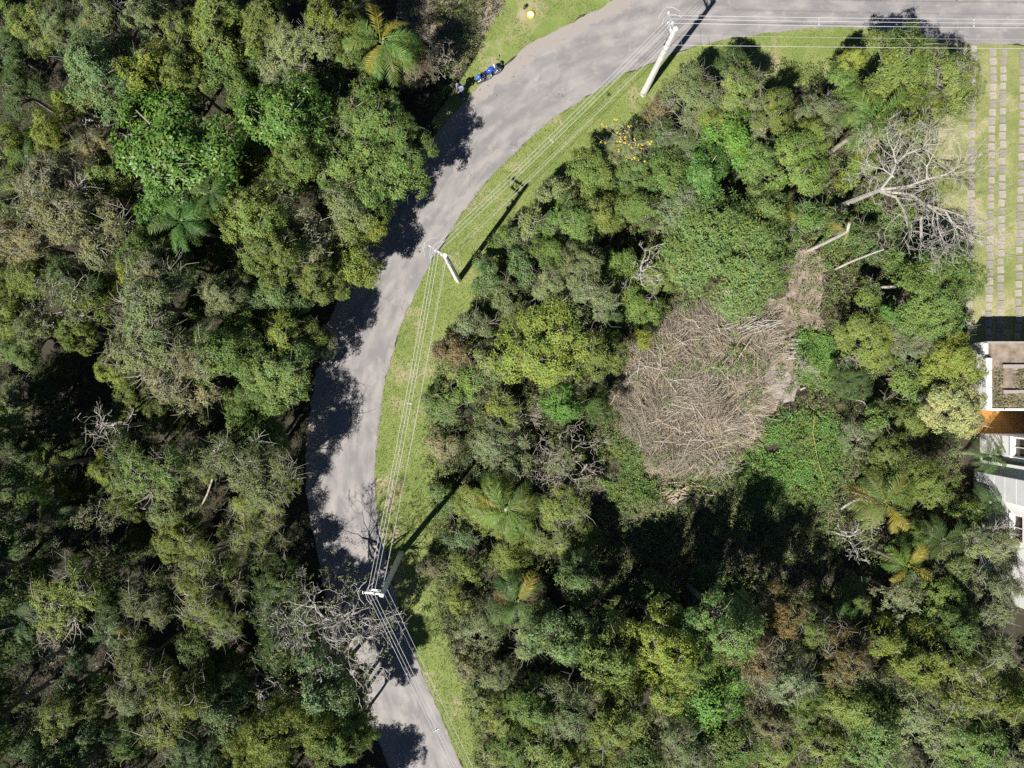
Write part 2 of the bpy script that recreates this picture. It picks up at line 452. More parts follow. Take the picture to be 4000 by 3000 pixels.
LAWN = [(3560, 168), (3805, 168), (4000, 178), (4700, 190), (4700, 1560), (3790, 1560), (3790, 1300), (3770, 1080), (3700, 900), (3640, 760), (3600, 560), (3620, 330)]
lawn_poly = g2(LAWN)
lawn = sheet('lawn', lawn_poly, 0.008, M['lawn'])
# bare ground in the cleared plot and at the upper left
CLEAR = [(2400, 1540), (2440, 1380), (2540, 1270), (2700, 1200), (2900, 1170), (3060, 1150), (3080, 1000), (3160, 960), (3230, 1020), (3200, 1200), (3240, 1330), (3180, 1450), (3080, 1560),
         (2960, 1640), (2930, 1760), (2850, 1850), (2600, 1900), (2480, 1800), (2420, 1680)]
sheet('bare_soil', g2(CLEAR), 0.006, M['soil'], 0.5, 0.5)
sheet('bare_soil', g2([(1560, -160), (2060, -160), (1960, 40), (1870, 170), (1780, 300), (1650, 260), (1560, 80)]), 0.004, M['soil'], 0.5, 0.5)
sheet('ash_patch', g2([(2985, 1400), (3060, 1440), (3120, 1500), (3110, 1570), (3040, 1580), (2990, 1500)]), 0.010, M['ash'], 0.4, 0.4)
sheet('bare_soil', g2([(3560, 1480), (3640, 1480), (3640, 1620), (3560, 1620)]), 0.004, M['soil'], 0.5, 0.5)

def inside(poly, X, Y):
    poly = np.array(poly); n = len(poly); r = np.zeros(len(X), bool); j = n - 1
    for i in range(n):
        xi, yi = poly[i]; xj, yj = poly[j]
        c = ((yi > Y) != (yj > Y)) & (X < (xj - xi) * (Y - yi) / (yj - yi + 1e-12) + xi)
        r ^= c; j = i
    return r
road_poly = [tuple(p) for p in Rl] + [tuple(p) for p in Ll[::-1]]
HOUSE = g2([(3740, 1330), (4700, 1330), (4700, 2500), (3740, 2500)])

# pavers: each one a slab set into the lawn
pm = MB().box((0, 0, 0.02), (0.44, 0.44, 0.06)).mesh('paver')
bmx = bmesh.new(); bmx.from_mesh(pm); bmesh.ops.bevel(bmx, geom=[e for e in bmx.edges], offset=0.008, segments=1, affect='EDGES'); bmx.to_mesh(pm); bmx.free()
rp = random.Random(5)
for xa, xb, y0, y1 in ((3803, 3786, 190, 1330), (3881, 3861, 205, 1330), (3922, 3904, 205, 1330), (3998, 3976, 215, 1330), (4040, 4018, 215, 1330)):
    y = y0
    while y < y1:
        t = (y - 190) / 1140.0; x = xa + (xb - xa) * t
        p = at(x + rp.uniform(-2.5, 2.5), y, 0.02)
        o = link('paver', pm, M['paver_mix'], lawn); o.location = (p.x, p.y, rp.uniform(-0.012, 0.006)); o.rotation_euler = (rp.gauss(0, 0.01), rp.gauss(0, 0.01), rp.gauss(0, 0.06))
        s = rp.uniform(0.86, 1.06); o.scale = (s, s, 1)
        y += 33.0 + rp.uniform(-1.5, 1.5)

# grass blades on verges and lawn
def scatter(poly, n, rng):
    P = np.array(poly); a = P.min(0); b = P.max(0)
    xy = rng.uniform(a, b, (n, 2)); return xy[inside(poly, xy[:, 0], xy[:, 1])]
def blades(name, polys, dens, label, hmin=0.04, hmax=0.11, mat='blade', seed=1, thin=None):
    rng = np.random.default_rng(seed); P = []
    for poly in polys:
        A = np.array(poly); ar = np.prod(A.max(0) - A.min(0)); P.append(scatter(poly, int(ar * dens), rng))
    P = np.concatenate(P)
    lim = (np.abs(P[:, 0]) < 36) & (np.abs(P[:, 1]) < 28); P = P[lim]
    P = P[~inside(road_poly, P[:, 0], P[:, 1])]
    if thin: P = P[[mnoise.noise(Vector((x * 0.5, y * 0.5, 2))) > thin for x, y in P]]
    n = len(P); an = rng.uniform(0, 2 * np.pi, n); h = rng.uniform(hmin, hmax, n); w = rng.uniform(0.012, 0.024, n); lean = rng.uniform(0.02, 0.10, n)
    d = np.c_[np.cos(an), np.sin(an)]; s = np.c_[-d[:, 1], d[:, 0]]
    v = np.empty((n, 3, 3), np.float32)
    v[:, 0, :2] = P - s * w[:, None]; v[:, 1, :2] = P + s * w[:, None]; v[:, :2, 2] = 0.003
    v[:, 2, :2] = P + d * lean[:, None]; v[:, 2, 2] = h
    o = link(name, mesh_np(name, v.reshape(-1, 3), np.arange(3 * n).reshape(n, 3)), M[mat])
    o['kind'] = 'stuff'; o['label'] = label; o['category'] = 'grass'
    return o
blades('grass', [verge_sheet], 170, 'short sunlit grass along the inside of the road bend', seed=3)
blades('grass', [left_verge], 170, 'patchy short grass beside the road at the top edge', seed=4, thin=-0.15)
blades('grass', [lawn_poly], 100, 'mown lawn grass around the square pavers', 0.02, 0.06, seed=5)

# ------------------------------------------------------------------ vegetation: prototypes
def unit(a): return a / (np.linalg.norm(a, axis=-1, keepdims=True) + 1e-9)

def spray_leaves(C, N, k, ll, lw, rng, spread=0.6, pinnate=False):
    """k leaves round every spray centre; returns verts and quads"""
    n = len(C)
    r = rng.normal(size=(n, 3)); A = unit(np.cross(N, r)); B = np.cross(N, A)
    if pinnate:
        ax = unit(A + N * rng.uniform(-0.5, 0.2, (n, 1)))
        j = np.arange(k); side = np.where(j % 2 == 0, 1.0, -1.0); t = (j // 2) / (k / 2.0)
        P = C[:, None, :] + ax[:, None, :] * (t * ll * 4.5)[None, :, None]
        T = unit(side[None, :, None] * B[:, None, :] + 0.45 * ax[:, None, :] + rng.normal(0, 0.12, (n, k, 3)))
    else:
        ph = rng.uniform(0, 2 * np.pi, (n, 1)) + np.arange(k)[None, :] * (2 * np.pi / k) + rng.normal(0, 0.4, (n, k))
        T = A[:, None, :] * np.cos(ph)[..., None] + B[:, None, :] * np.sin(ph)[..., None] + N[:, None, :] * rng.uniform(-0.25, 0.55, (n, k))[..., None]
        T = unit(T + rng.normal(0, 0.15, (n, k, 3)))
        P = C[:, None, :] + T * (spread * ll * rng.uniform(0.05, 1.0, (n, k)))[..., None] + rng.normal(0, 0.22 * ll, (n, k, 3))
    Nk = unit(N[:, None, :] + rng.normal(0, 0.24, (n, k, 3)))
    Sd = unit(np.cross(Nk, T)); L = ll * rng.uniform(0.65, 1.25, (n, k, 1)); W = lw * rng.uniform(0.7, 1.25, (n, k, 1))
    v = np.empty((n, k, 4, 3), np.float32)
    dr = np.array([0, 0, -1.0])
    v[:, :, 0] = P; v[:, :, 1] = P + T * L * 0.45 + Sd * W * 0.5; v[:, :, 2] = P + T * L + dr * L * 0.18; v[:, :, 3] = P + T * L * 0.45 - Sd * W * 0.5
    v = v.reshape(-1, 3)
    return v, np.arange(len(v)).reshape(-1, 4)

def snoise(P, s, rng):
    ph = rng.uniform(0, 6.28, (4, 3)); fr = rng.uniform(0.6, 1.5, (4, 3)) * s; o = np.zeros(len(P))
    for k in range(4): o += np.prod(np.sin(P * fr[k] + ph[k]), axis=1)
    return o

def stick_mesh(P0, P1, P2, r0, r2):
    """three-sided curved sticks through P0,P1,P2"""
    n = len(P0); out = np.empty((n, 3, 3, 3), np.float32)
    t = unit(P2 - P0); s = unit(np.cross(t, np.array([0.21, 0.33, 0.92]) + 1e-3)); u = np.cross(s, t)
    for i, (P, r) in enumerate(((P0, r0), (P1, (r0 + r2) / 2), (P2, r2))):
        for k in range(3):
            a = 2 * np.pi * k / 3
            out[:, i, k] = P + (s * np.cos(a) + u * np.sin(a)) * np.asarray(r).reshape(-1, 1)
    v = out.reshape(-1, 3); b = (np.arange(n) * 9)[:, None]
    q = []
    for i in range(2):
        for k in range(3):
            q.append(np.stack([b[:, 0] + i * 3 + k, b[:, 0] + i * 3 + (k + 1) % 3, b[:, 0] + i * 3 + 3 + (k + 1) % 3, b[:, 0] + i * 3 + 3 + k], 1))
    return v, np.concatenate(q)

def crown_proto(name, seed, R, h, depth, lobes, sprays, k, ll, lw, gap=0.5, pinnate=False, twigs=0, twig_len=0.6, mat='leaf', twig_mat='twig_grey', flat=0.75, trunk_mat='bark'):
    """a tree of height h with crown radius R: crown mesh, trunk-and-limbs mesh, twigs mesh"""
    rng = np.random.default_rng(seed)
    # lobes: clumps of foliage at uneven distance and height
    az = rng.uniform(0, 2 * np.pi, lobes); rr = R * np.sqrt(rng.uniform(0.0, 0.62, lobes)); rr[0] = R * 0.1
    rl = R * rng.uniform(0.17, 0.33, lobes); rl[: max(1, lobes // 5)] *= 1.15
    zc = h - depth * (0.18 + 0.75 * (rr / R) ** 2) - rng.uniform(0, 0.38, lobes) * depth - rl * 0.5
    C = np.c_[rr * np.cos(az), rr * np.sin(az), zc]
    C[:, 0] *= rng.uniform(0.85, 1.15); C[:, 1] *= rng.uniform(0.85, 1.15)
    out = {}
    if sprays:
        pr = rl ** 2 / np.sum(rl ** 2); li = rng.choice(lobes, sprays * 2, p=pr)
        D = rng.normal(size=(sprays * 2, 3)); D[:, 2] = np.abs(D[:, 2]) * 1.1 - 0.35; D = unit(D)
        shell = np.where(rng.random(sprays * 2) < 0.82, rng.uniform(0.82, 1.08, sprays * 2), rng.uniform(0.3, 0.8, sprays * 2))
        bul = 1 + 0.22 * snoise(D * 1.0 + C[li], 4.5, rng)
        P = C[li] + D * (rl[li] * shell * bul)[:, None] * np.array([1, 1, flat])
        keep = (snoise(P, 2.6 / max(0.6, R / 2.4), rng) + 0.6 * snoise(P, 6.0, rng)) > (-0.9 + gap)
        P = P[keep][:sprays]; D = D[keep][:sprays]
        G = P - np.array([0, 0, h - depth * 1.15]); G[:, 2] *= 0.8
        N = unit(D * 0.75 + unit(G) * 0.65 + np.array([0, 0, 0.15]) + rng.normal(0, 0.22, P.shape))
        v, f = spray_leaves(P, N, k, ll, lw, rng, pinnate=pinnate)
        out['crown'] = mesh_np(name + '_crown', v, f); out['crown'].materials.append(M[mat])
    mb = MB(); r0 = 0.035 * h * (0.6 + 0.4 * R / 2.4) * 0.6
    top = Vector((rng.normal(0, 0.1 * R), rng.normal(0, 0.1 * R), h - depth * 0.95))
    mb.tube([(0, 0, -0.1), (rng.normal(0, .06), rng.normal(0, .06), top.z * 0.5), top], [r0 * 1.15, r0 * 0.85, r0 * 0.7], 6)
    for i in range(lobes):
        s = Vector((0, 0, top.z * rng.uniform(0.7, 0.98))); e = Vector(C[i]) + Vector((0, 0, rl[i] * 0.35))
        s.x = top.x * s.z / top.z; s.y = top.y * s.z / top.z
        m1 = s.lerp(e, 0.5) + Vector((rng.normal(0, .12), rng.normal(0, .12), 0.12 * (e - s).length)) * 0.8
        rr0 = r0 * rng.uniform(0.35, 0.55)
        mb.tube([s, m1, e], [rr0, rr0 * 0.6, rr0 * 0.22], 4)
    out['trunk'] = mb.mesh(name + '_trunk'); out['trunk'].materials.append(M[trunk_mat])
    if twigs:
        li = rng.integers(0, lobes, twigs); D = rng.normal(size=(twigs, 3)); D[:, 2] = np.abs(D[:, 2]) * 0.8 + 0.05; D = unit(D)
        P0 = C[li] + D * (rl[li] * rng.uniform(0.1, 0.75, twigs))[:, None]
        L = twig_len * rng.uniform(0.4, 1.3, twigs)
        Q = D * 0.5 + rng.normal(0, 0.75, (twigs, 3)); Q[:, 2] = np.abs(Q[:, 2]) * 0.5; P2 = P0 + Q * L[:, None] * 0.8
        P1 = (P0 + P2) / 2 + rng.normal(0, 0.2, (twigs, 3)) * L[:, None]
        v, f = stick_mesh(P0, P1, P2, 0.013 + 0.008 * rng.random(twigs), np.full(twigs, 0.005))
        out['twigs'] = mesh_np(name + '_twigs', v, f); out['twigs'].materials.append(M[twig_mat])
    return dict(R=R, h=h, parts=out)

PROTO = {}
for i in range(3):
    PROTO.setdefault('fine', []).append(crown_proto('fine', 11 + i, 2.6, 8, 3.6, 20, 2700, 9, 0.125, 0.058, 0.52, twigs=180))
    PROTO.setdefault('broad', []).append(crown_proto('broad', 31 + i, 2.6, 8, 3.6, 18, 1550, 8, 0.19, 0.085, 0.58, twigs=120))
    PROTO.setdefault('sparse', []).append(crown_proto('sparse', 51 + i, 2.4, 8, 3.2, 18, 1900, 9, 0.115, 0.052, 0.5, twigs=420, twig_len=0.7))
    PROTO.setdefault('shrub', []).append(crown_proto('shrub', 71 + i, 1.5, 3, 1.6, 10, 900, 8, 0.125, 0.06, 0.45, twigs=160, twig_len=0.5))
for i in range(2):
    PROTO.setdefault('glossy', []).append(crown_proto('glossy', 91 + i, 2.9, 9, 3.8, 24, 2200, 8, 0.185, 0.08, 0.55, twigs=110, mat='leaf_gloss', trunk_mat='bark_pale'))
    PROTO.setdefault('dense', []).append(crown_proto('dense', 101 + i, 3.2, 8.5, 3.6, 28, 4000, 9, 0.135, 0.058, 0.25, twigs=60))
    PROTO.setdefault('feather', []).append(crown_proto('feather', 111 + i, 2.2, 8, 2.3, 13, 750, 16, 0.095, 0.035, 0.55, pinnate=True, twigs=350))

def grow(mb, p, d, L, r, depth, rng, curl=0.5, split=3, flat=0.0, minr=0.010, up=0.15):
    n = 4; pts = [p.copy()]; rads = [r]; dd = d.copy()
    for i in range(n):
        dd = (dd + Vector((rng.gauss(0, curl), rng.gauss(0, curl), rng.gauss(0, curl) * (1 - flat) + up)) * 0.45).normalized()
        p = p + dd * (L / n); pts.append(p.copy()); rads.append(max(minr, r * (1 - 0.45 * (i + 1) / n)))
    mb.tube(pts, rads, 5 if r > 0.04 else (4 if r > 0.02 else 3), cap=False)
    if depth <= 0: return
    for k in range(split + rng.choice((0, 0, 1))):
        i = rng.choice((2, 3, 3, 4, 4)) if k else 4
        side = Vector((rng.gauss(0, 1), rng.gauss(0, 1), rng.gauss(0, 1) * (1 - flat) * 0.7 + up)).normalized()
        nd = (dd * rng.uniform(0.5, 1.0) + side * rng.uniform(0.5, 0.95)).normalized()
        grow(mb, pts[i], nd, L * rng.uniform(0.55, 0.8), max(minr, rads[i] * rng.uniform(0.5, 0.72)), depth - 1, rng, curl, split, flat, minr, up)

def twiggy_proto(name, seed, R, h, leaves, mat, leafmat):
    '''a half-bare bush: forking crooked twigs and scattered leaves'''
    rng = random.Random(seed); nr = np.random.default_rng(seed); mb = MB(); tips = []
    tr = MB(); tr.tube([(0, 0, -0.1), (0.05, 0.03, h * 0.3), (0.0, 0.08, h * 0.6)], [0.09, 0.075, 0.06], 6)
    for i in range(9):
        a = 6.283 * (i + rng.uniform(-0.4, 0.4)) / 9; d = Vector((math.cos(a), math.sin(a), rng.uniform(0.5, 1.3))).normalized()
        grow(mb, Vector((0, 0, h * rng.uniform(0.45, 0.62))), d, R * rng.uniform(0.42, 0.6), 0.035, 4, rng, 0.65, 2, 0.3, 0.008, 0.1)
    out = {}
    v = np.array([tuple(q) for q in mb.v]); k = nr.choice(len(v), leaves); P = v[k] + nr.normal(0, 0.10, (leaves, 3)); P = P[P[:, 2] > h * 0.55]
    vv, ff = spray_leaves(P, unit(P - np.array([0, 0, h * 0.5]) + nr.normal(0, 0.3, P.shape)), 7, 0.11, 0.05, nr)
    out['crown'] = mesh_np(name + '_crown', vv, ff); out['crown'].materials.append(M[leafmat])
    out['trunk'] = tr.mesh(name + '_trunk'); out['trunk'].materials.append(M['bark_grey'])
    out['twigs'] = mb.mesh(name + '_twigs'); out['twigs'].materials.append(M[mat])
    return dict(R=R, h=h, parts=out)
for i in range(2):
    PROTO.setdefault('twiggy', []).append(twiggy_proto('twiggy', 121 + i, 1.9, 6, 650, 'bark_grey', 'leaf'))
    PROTO.setdefault('greyfuzz', []).append(twiggy_proto('greyfuzz', 131 + i, 1.8, 6, 260, 'bark_grey', 'leaf_dry'))

COLS = {  # leaf base colours
    'G1': (0.146, 0.212, 0.050), 'G2': (0.132, 0.252, 0.048), 'OL': (0.182, 0.222, 0.046), 'YG': (0.235, 0.272, 0.044),
    'GG': (0.190, 0.222, 0.098), 'DG': (0.078, 0.122, 0.032), 'BR': (0.235, 0.218, 0.120), 'BG': (0.132, 0.196, 0.074), 'RB': (0.215, 0.165, 0.070), 'PY': (0.35, 0.335, 0.155)}
CWORD = {'G1': 'mid-green', 'G2': 'bright green', 'OL': 'olive', 'YG': 'yellow-green', 'GG': 'grey-green', 'DG': 'dark green', 'BR': 'brownish', 'BG': 'bluish green', 'RB': 'rusty brown', 'PY': 'pale yellowish'}
SWORD = {'fine': 'fine-leaved tree', 'broad': 'broad-leaved tree', 'sparse': 'thin-crowned tree', 'shrub': 'low shrub', 'glossy': 'glossy-leaved tree', 'dense': 'dense-crowned tree',
         'feather': 'feathery tree', 'twiggy': 'twiggy bush', 'greyfuzz': 'leafless fuzzy bush'}
SNAME = {'fine': 'fine_leaved_tree', 'broad': 'broad_leaved_tree', 'sparse': 'thin_crowned_tree', 'shrub': 'shrub', 'glossy': 'glossy_leaved_tree', 'dense': 'dense_tree',
         'feather': 'feathery_tree', 'twiggy': 'twiggy_bush', 'greyfuzz': 'leafless_bush'}
# crowns read off the photograph: x, y, radius (in notes scale), height m, kind, colour
TREES = '''
60 40 62 7 fine OL|22 112 52 5 fine DG|130 45 52 8 sparse GG|215 35 62 8 sparse GG|310 28 52 8 fine GG|385 75 62 8 fine OL|470 45 74 8.5 fine OL|560 30 62 8 fine OL
640 95 72 8 sparse GG|705 38 62 8 fine OL|205 140 80 9 fine BG|305 150 68 8.5 fine YG|385 150 58 8.5 fine OL|470 140 55 7.5 broad G1|530 130 62 6.5 broad DG|620 165 55 7.5 fine GG
755 120 52 7 fine G1|775 210 60 7 fine G1|700 190 55 6.5 broad DG|878 98 32 6.5 fine G1|602 228 92 9 glossy G2|520 190 45 8 broad G1|712 240 78 8 sparse G1|805 255 72 7.5 fine G1|760 335 88 8 fine G1
872 300 66 7 fine G1|862 365 66 6.8 broad G1|650 330 64 8 fine G1|610 360 50 7 broad G1|362 300 132 9.5 glossy G2|100 275 56 7.5 fine YG|140 212 44 7.5 broad YG|30 190 52 5 fine DG|25 310 50 7 fine OL
200 310 42 8 sparse BR|105 388 68 8 sparse BR|225 382 60 8 fine OL|32 392 44 7.5 fine OL|137 465 88 8.5 sparse BR|40 512 62 8 sparse BR|14 450 40 7 fine BG|215 452 58 6.5 fine DG
270 492 48 7 broad OL|330 420 62 8.5 glossy G2|555 462 82 8 fine OL|480 440 50 7.5 fine OL|590 540 66 8 fine OL|635 500 75 8 greyfuzz GG|645 545 60 7.8 sparse GG|740 440 70 7.5 fine GG|745 505 62 6.5 broad OL
752 580 58 6.5 broad YG|686 598 58 7 fine OL|800 470 40 6 broad YG|795 415 52 6.5 broad G1|300 545 60 8 fine G1|275 586 36 7.5 broad YG|330 575 56 7.8 sparse BR|60 590 56 7 fine OL|148 598 62 7.5 fine BG
185 645 60 8 fine OL|322 655 76 8 sparse GG|476 628 52 7.5 fine GG|402 570 44 5.5 broad DG|120 660 66 7.8 greyfuzz GG|68 715 46 8 sparse GG|160 712 50 8 fine OL|18 690 46 7.5 fine OL|425 640 48 5 fine DG
592 630 62 7.5 broad BG|616 727 64 6.2 fine OL|680 725 42 6 sparse GG|512 682 44 6 broad G2|325 752 82 8 sparse GG|478 770 74 7.5 fine G1|237 800 42 7.5 fine YG|388 800 70 8 sparse BR|590 795 72 6.5 fine G1|556 720 50 6.5 broad DG
28 862 46 4.5 sparse GG|340 898 46 6.5 fine OL|270 972 54 7 fine DG|232 1015 48 7.5 fine OL|318 1012 74 7.5 sparse G1|270 1082 48 8 fine OL|364 1088 62 7.5 fine GG|195 1140 56 7 greyfuzz GG|230 1212 26 6 greyfuzz GG
522 1005 78 6.5 sparse GG|546 1082 56 6 feather YG|572 950 48 6 fine G1|440 1002 52 7 feather OL|526 892 60 6.5 fine G1|576 858 62 6.2 fine G1|437 1217 62 7.5 feather YG|525 1165 60 6.5 feather OL|385 1165 60 6 fine OL|578 1066 62 6.2 feather YG
566 1185 50 5.5 feather G1|580 1140 46 5.8 feather OL|125 1286 88 7.5 sparse OL|312 1310 60 7 sparse GG|446 1296 64 8 feather YG|300 1435 62 7 sparse OL|420 1405 48 6.5 broad BG|150 1490 60 7 fine BG|292 1500 62 7 sparse GG|130 1558 70 7.5 fine OL
180 1606 58 7.5 fine BG|60 1612 52 7 fine BG|280 1605 58 7.5 fine G1|370 1556 70 7.5 sparse OL|405 1632 60 7.5 fine BG|475 1552 62 7.5 broad BG|440 1462 44 6 broad G1|526 1625 58 8 fine YG|606 1590 78 8 dense YG
683 1495 70 7.5 broad BG|655 1415 56 5.2 fine DG|598 1408 60 5.2 fine DG|728 1606 70 8 fine G1|738 1455 50 5 sparse GG|770 1590 40 5.5 fine G1|660 1340 50 5 sparse DG|661 1884 78 7.5 broad DG|590 1850 78 7.5 broad DG|745 1840 60 6.5 fine DG|770 1512 46 5 sparse OL|600 1270 60 4.5 fine DG|590 1330 56 4.5 fine DG|480 1330 56 5.5 feather OL|40 950 60 4.5 fine DG|60 1180 60 5 sparse DG|240 1330 50 5 fine DG|10 1250 50 6 fine OL
1423 238 40 4 sparse RB|1506 205 72 5.5 sparse GG|1594 190 62 5.5 sparse OL|1640 255 58 5.5 sparse GG|1580 302 72 6 broad G2|1368 310 50 5 sparse GG|1462 302 60 5.5 sparse BG|1281 365 52 4.5 broad G1|1385 378 54 5.5 fine G1
1445 372 58 6 broad G1|1532 372 62 6.5 glossy G2|1540 255 46 5.5 fine OL|1205 408 42 3.5 shrub GG|1602 135 42 4 broad DG|1946 137 88 6.5 fine OL|2055 160 72 6.5 sparse OL|1962 92 52 6 fine G1|1846 122 30 6 broad YG|1830 170 40 5.5 broad G1
1676 228 52 6 fine OL|1778 238 48 5.5 sparse GG|1722 340 76 6.5 fine G1|1768 285 42 6 fine OL|2022 215 48 5.5 sparse OL|1640 340 44 5.5 broad G1|1880 350 50 4 shrub OL|1143 478 52 3.5 shrub GG|1237 478 62 5.5 fine G1
1300 460 46 5.5 broad OL|1390 442 56 6 fine G1|1480 442 60 6 sparse GG|1568 535 128 7 dense G1|1662 440 50 6.5 broad G1|1262 572 54 6 fine GG|1288 638 60 6 sparse GG|1130 562 50 4 shrub BG|1192 612 54 5 sparse GG|1195 540 46 5 broad G1
1090 640 40 2.5 shrub GG|1193 755 102 6.5 fine YG|1306 765 54 6.5 broad OL|1140 700 54 5 fine OL|1388 727 26 4 broad YG|1330 690 36 4 broad DG|1690 510 60 3 shrub G1|1750 470 50 3 shrub G2|1820 490 50 3 shrub G1|1880 520 46 3 shrub BG
2032 630 98 7 dense G1|1884 740 66 4.5 fine OL|1985 735 56 4.5 sparse GG|2084 780 62 5.5 fine YG|1930 680 30 4 broad G2|1960 820 56 3.5 shrub G1|2030 800 50 4 shrub OL|1880 640 46 3.5 shrub G1|1218 875 52 6 broad G2|1130 1000 50 3 shrub GG
1212 1090 58 5 sparse OL|1300 880 40 4 fine DG|2074 886 68 5.5 fine PY|1905 905 46 4 shrub G1|1865 950 50 3.5 twiggy GG|1930 985 48 4.5 fine OL|2012 1042 62 5.5 fine OL|1935 1040 44 4 shrub G1|2142 1185 66 5.5 sparse GG|2168 1300 62 6.5 sparse GG|2112 1110 40 3.5 shrub G1|2070 1230 52 5.5 sparse G1
1130 1290 40 3 sparse BR|1150 1372 62 4.5 sparse GG|1213 1394 72 9 broad BG|1256 1262 54 7 broad BG|1331 1431 82 10.5 broad G1|1443 1394 84 11.3 fine YG|1572 1365 88 11.3 fine G1|1456 1485 80 8.5 fine YG|1540 1508 84 9 broad G2
1156 1531 64 7 fine G1|1240 1545 74 7.5 sparse GG|1335 1556 82 8.5 fine OL|1200 1632 80 8 fine OL|1120 1620 60 7 fine G1|1480 1632 74 8.5 sparse GG|1592 1605 84 8.5 fine G1|1638 1425 60 10 sparse RB|1510 1425 60 10.5 fine G1|1390 1640 60 7.5 broad DG
1698 1325 60 9 fine RB|1752 1362 52 7 sparse OL|1702 1470 70 8 sparse GG|1745 1520 62 8 fine G1|1862 1530 72 8.5 fine OL|1952 1290 58 6.5 twiggy GG|2032 1300 70 6.5 fine G1|2002 1432 80 8 fine OL|2092 1482 82 8.5 sparse OL|1830 1430 60 7.5 sparse RB
1902 1602 80 8.5 fine G1|2002 1562 80 8.5 sparse GG|2112 1602 82 8.5 fine G1|2185 1520 66 8.5 fine OL|1782 1602 72 8 sparse OL|2085 1375 62 7.5 fine G1|1962 1380 54 7 broad G1|2150 1415 60 7.5 sparse GG|1665 1560 60 7.5 sparse BR|1050 1520 46 4.5 shrub GG|1010 1440 40 3.5 shrub BR
1035 1370 46 3.5 twiggy GG|985 1300 36 2.5 shrub OL|930 1230 30 2 shrub BR|1010 1230 44 3.5 shrub OL|1000 1160 40 3 shrub BG|950 960 40 1.8 shrub BR|960 880 46 2 shrub G1|1010 820 50 3 shrub G1|980 760 46 2.5 shrub RB|1060 780 46 3 shrub GG
1080 880 46 2.8 shrub OL|1060 960 50 2.5 twiggy GG|1020 700 44 2.5 shrub GG|1050 590 44 3 shrub BG|1100 510 36 3 shrub G1|960 1080 40 2 shrub G1|1080 1460 46 4.5 sparse GG|1090 1555 50 5.5 fine OL|1065 1630 46 5 shrub GG|1330 1330 46 2.4 shrub DG|1420 1280 46 2.2 shrub DG|1520 1250 46 2.2 shrub DG'''
parsed = []
for tok in TREES.replace('\n', '|').split('|'):
    if tok.strip():
        a = tok.split(); x, y, r, h = (float(q) for q in a[:4])
        if x < 690 and y < 1659:                     # the forest: big crowns stand taller, small ones lower
            if r >= 64: r *= 1.12; h += 1.0
            elif r < 52: h -= 0.9
        parsed.append((x, y, r, h, a[4], a[5]))

# understorey: lower crowns that close the gaps between the tall ones
NOGO = [g2([(1060, 1250), (1300, 1250), (1230, 1700), (1240, 2350), (1080, 2350)]), road_poly, verge_poly, left_verge, lawn_poly, g2(CLEAR), HOUSE, g2([(1560, -160), (2060, -160), (1960, 40), (1870, 170), (1780, 300), (1700, 300), (1560, 80)]),
        g2([(2300, 1830), (2420, 1640), (3400, 1560), (3420, 2050), (3240, 2250), (2360, 2250)]), g2([(3100, 780), (3650, 780), (3650, 1180), (3100, 1180)])]
rf = random.Random(19)
circ = [(a[0], a[1], a[2]) for a in parsed]
rows = []
for _ in range(5000):
    x = rf.uniform(-60, 2270); y = rf.uniform(-60, 1720); r = rf.uniform(40, 58)
    if any(math.hypot(x - a, y - b) < 0.72 * (c + r) for a, b, c in circ): continue
    h = rf.uniform(2.6, 4.4) if x < 900 else rf.uniform(2.6, 4.2)
    p = atv(x, y, h * 0.78); R = r * V2P * GP * 0.95
    X = np.array([p.x + R * math.cos(k * 0.785) for k in range(8)] + [p.x]); Y = np.array([p.y + R * math.sin(k * 0.785) for k in range(8)] + [p.y])
    if any(inside(q, X, Y).any() for q in NOGO): continue
    circ.append((x, y, r))
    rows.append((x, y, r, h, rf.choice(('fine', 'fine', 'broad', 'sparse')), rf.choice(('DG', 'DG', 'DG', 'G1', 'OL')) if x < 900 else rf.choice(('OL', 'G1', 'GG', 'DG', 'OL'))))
parsed += rows
LAND = [('the parked motorcycle', 1056, 163), ('the white utility pole at the upper bend', 1420, 120), ('the middle utility pole', 980, 570), ('the shaded grey utility pole', 835, 1230),
        ('the brush pile', 1440, 870), ('the white house wall', 2180, 1050), ('the paver lawn', 2150, 450), ('the top left corner', 0, 0), ('the bottom left corner', 0, 1659), ('the bottom right corner', 2212, 1659),
        ('the pale leafless tree at left', 200, 930), ('the leafless tree over the road', 703, 1369), ('the large bright green tree', 362, 300), ('the tall leafless tree beside the lawn', 1900, 390),
        ('the firewood heap', 1485, 1065), ('the palm near the motorcycle', 825, 90), ('the middle of the left edge', 0, 830), ('the middle of the bottom edge', 1106, 1659),
        ('the middle of the right edge', 2212, 830), ('the road at the bottom edge', 900, 1659), ('the yellow flowers', 1375, 320), ('the palm left of the dark clearing', 1090, 1110), ('the palm right of the dark clearing', 1910, 1085)]
ORD = ['closest', 'second closest', 'third closest', 'fourth closest', 'fifth closest', 'sixth closest', 'seventh closest', 'eighth closest', 'ninth closest', 'tenth closest']
def rank_labels(items):
    """items: (x, y, look). label = look + how close it stands to something one can find, ranked among its own kind"""
    best = [None] * len(items); by = {}
    for i, (x, y, l) in enumerate(items): by.setdefault(l, []).append(i)
    for l, idx in by.items():
        cand = {i: [] for i in idx}
        for name, lx, ly in LAND:
            for k, i in enumerate(sorted(idx, key=lambda i: (items[i][0] - lx) ** 2 + (items[i][1] - ly) ** 2)):
                d = math.hypot(items[i][0] - lx, items[i][1] - ly); cand[i].append((k * 130 + d, k, name))
        for i in idx:
            _, k, name = min(cand[i])
            best[i] = '%s, %s such to %s' % (l, ORD[min(k, 9)], name)
    return best
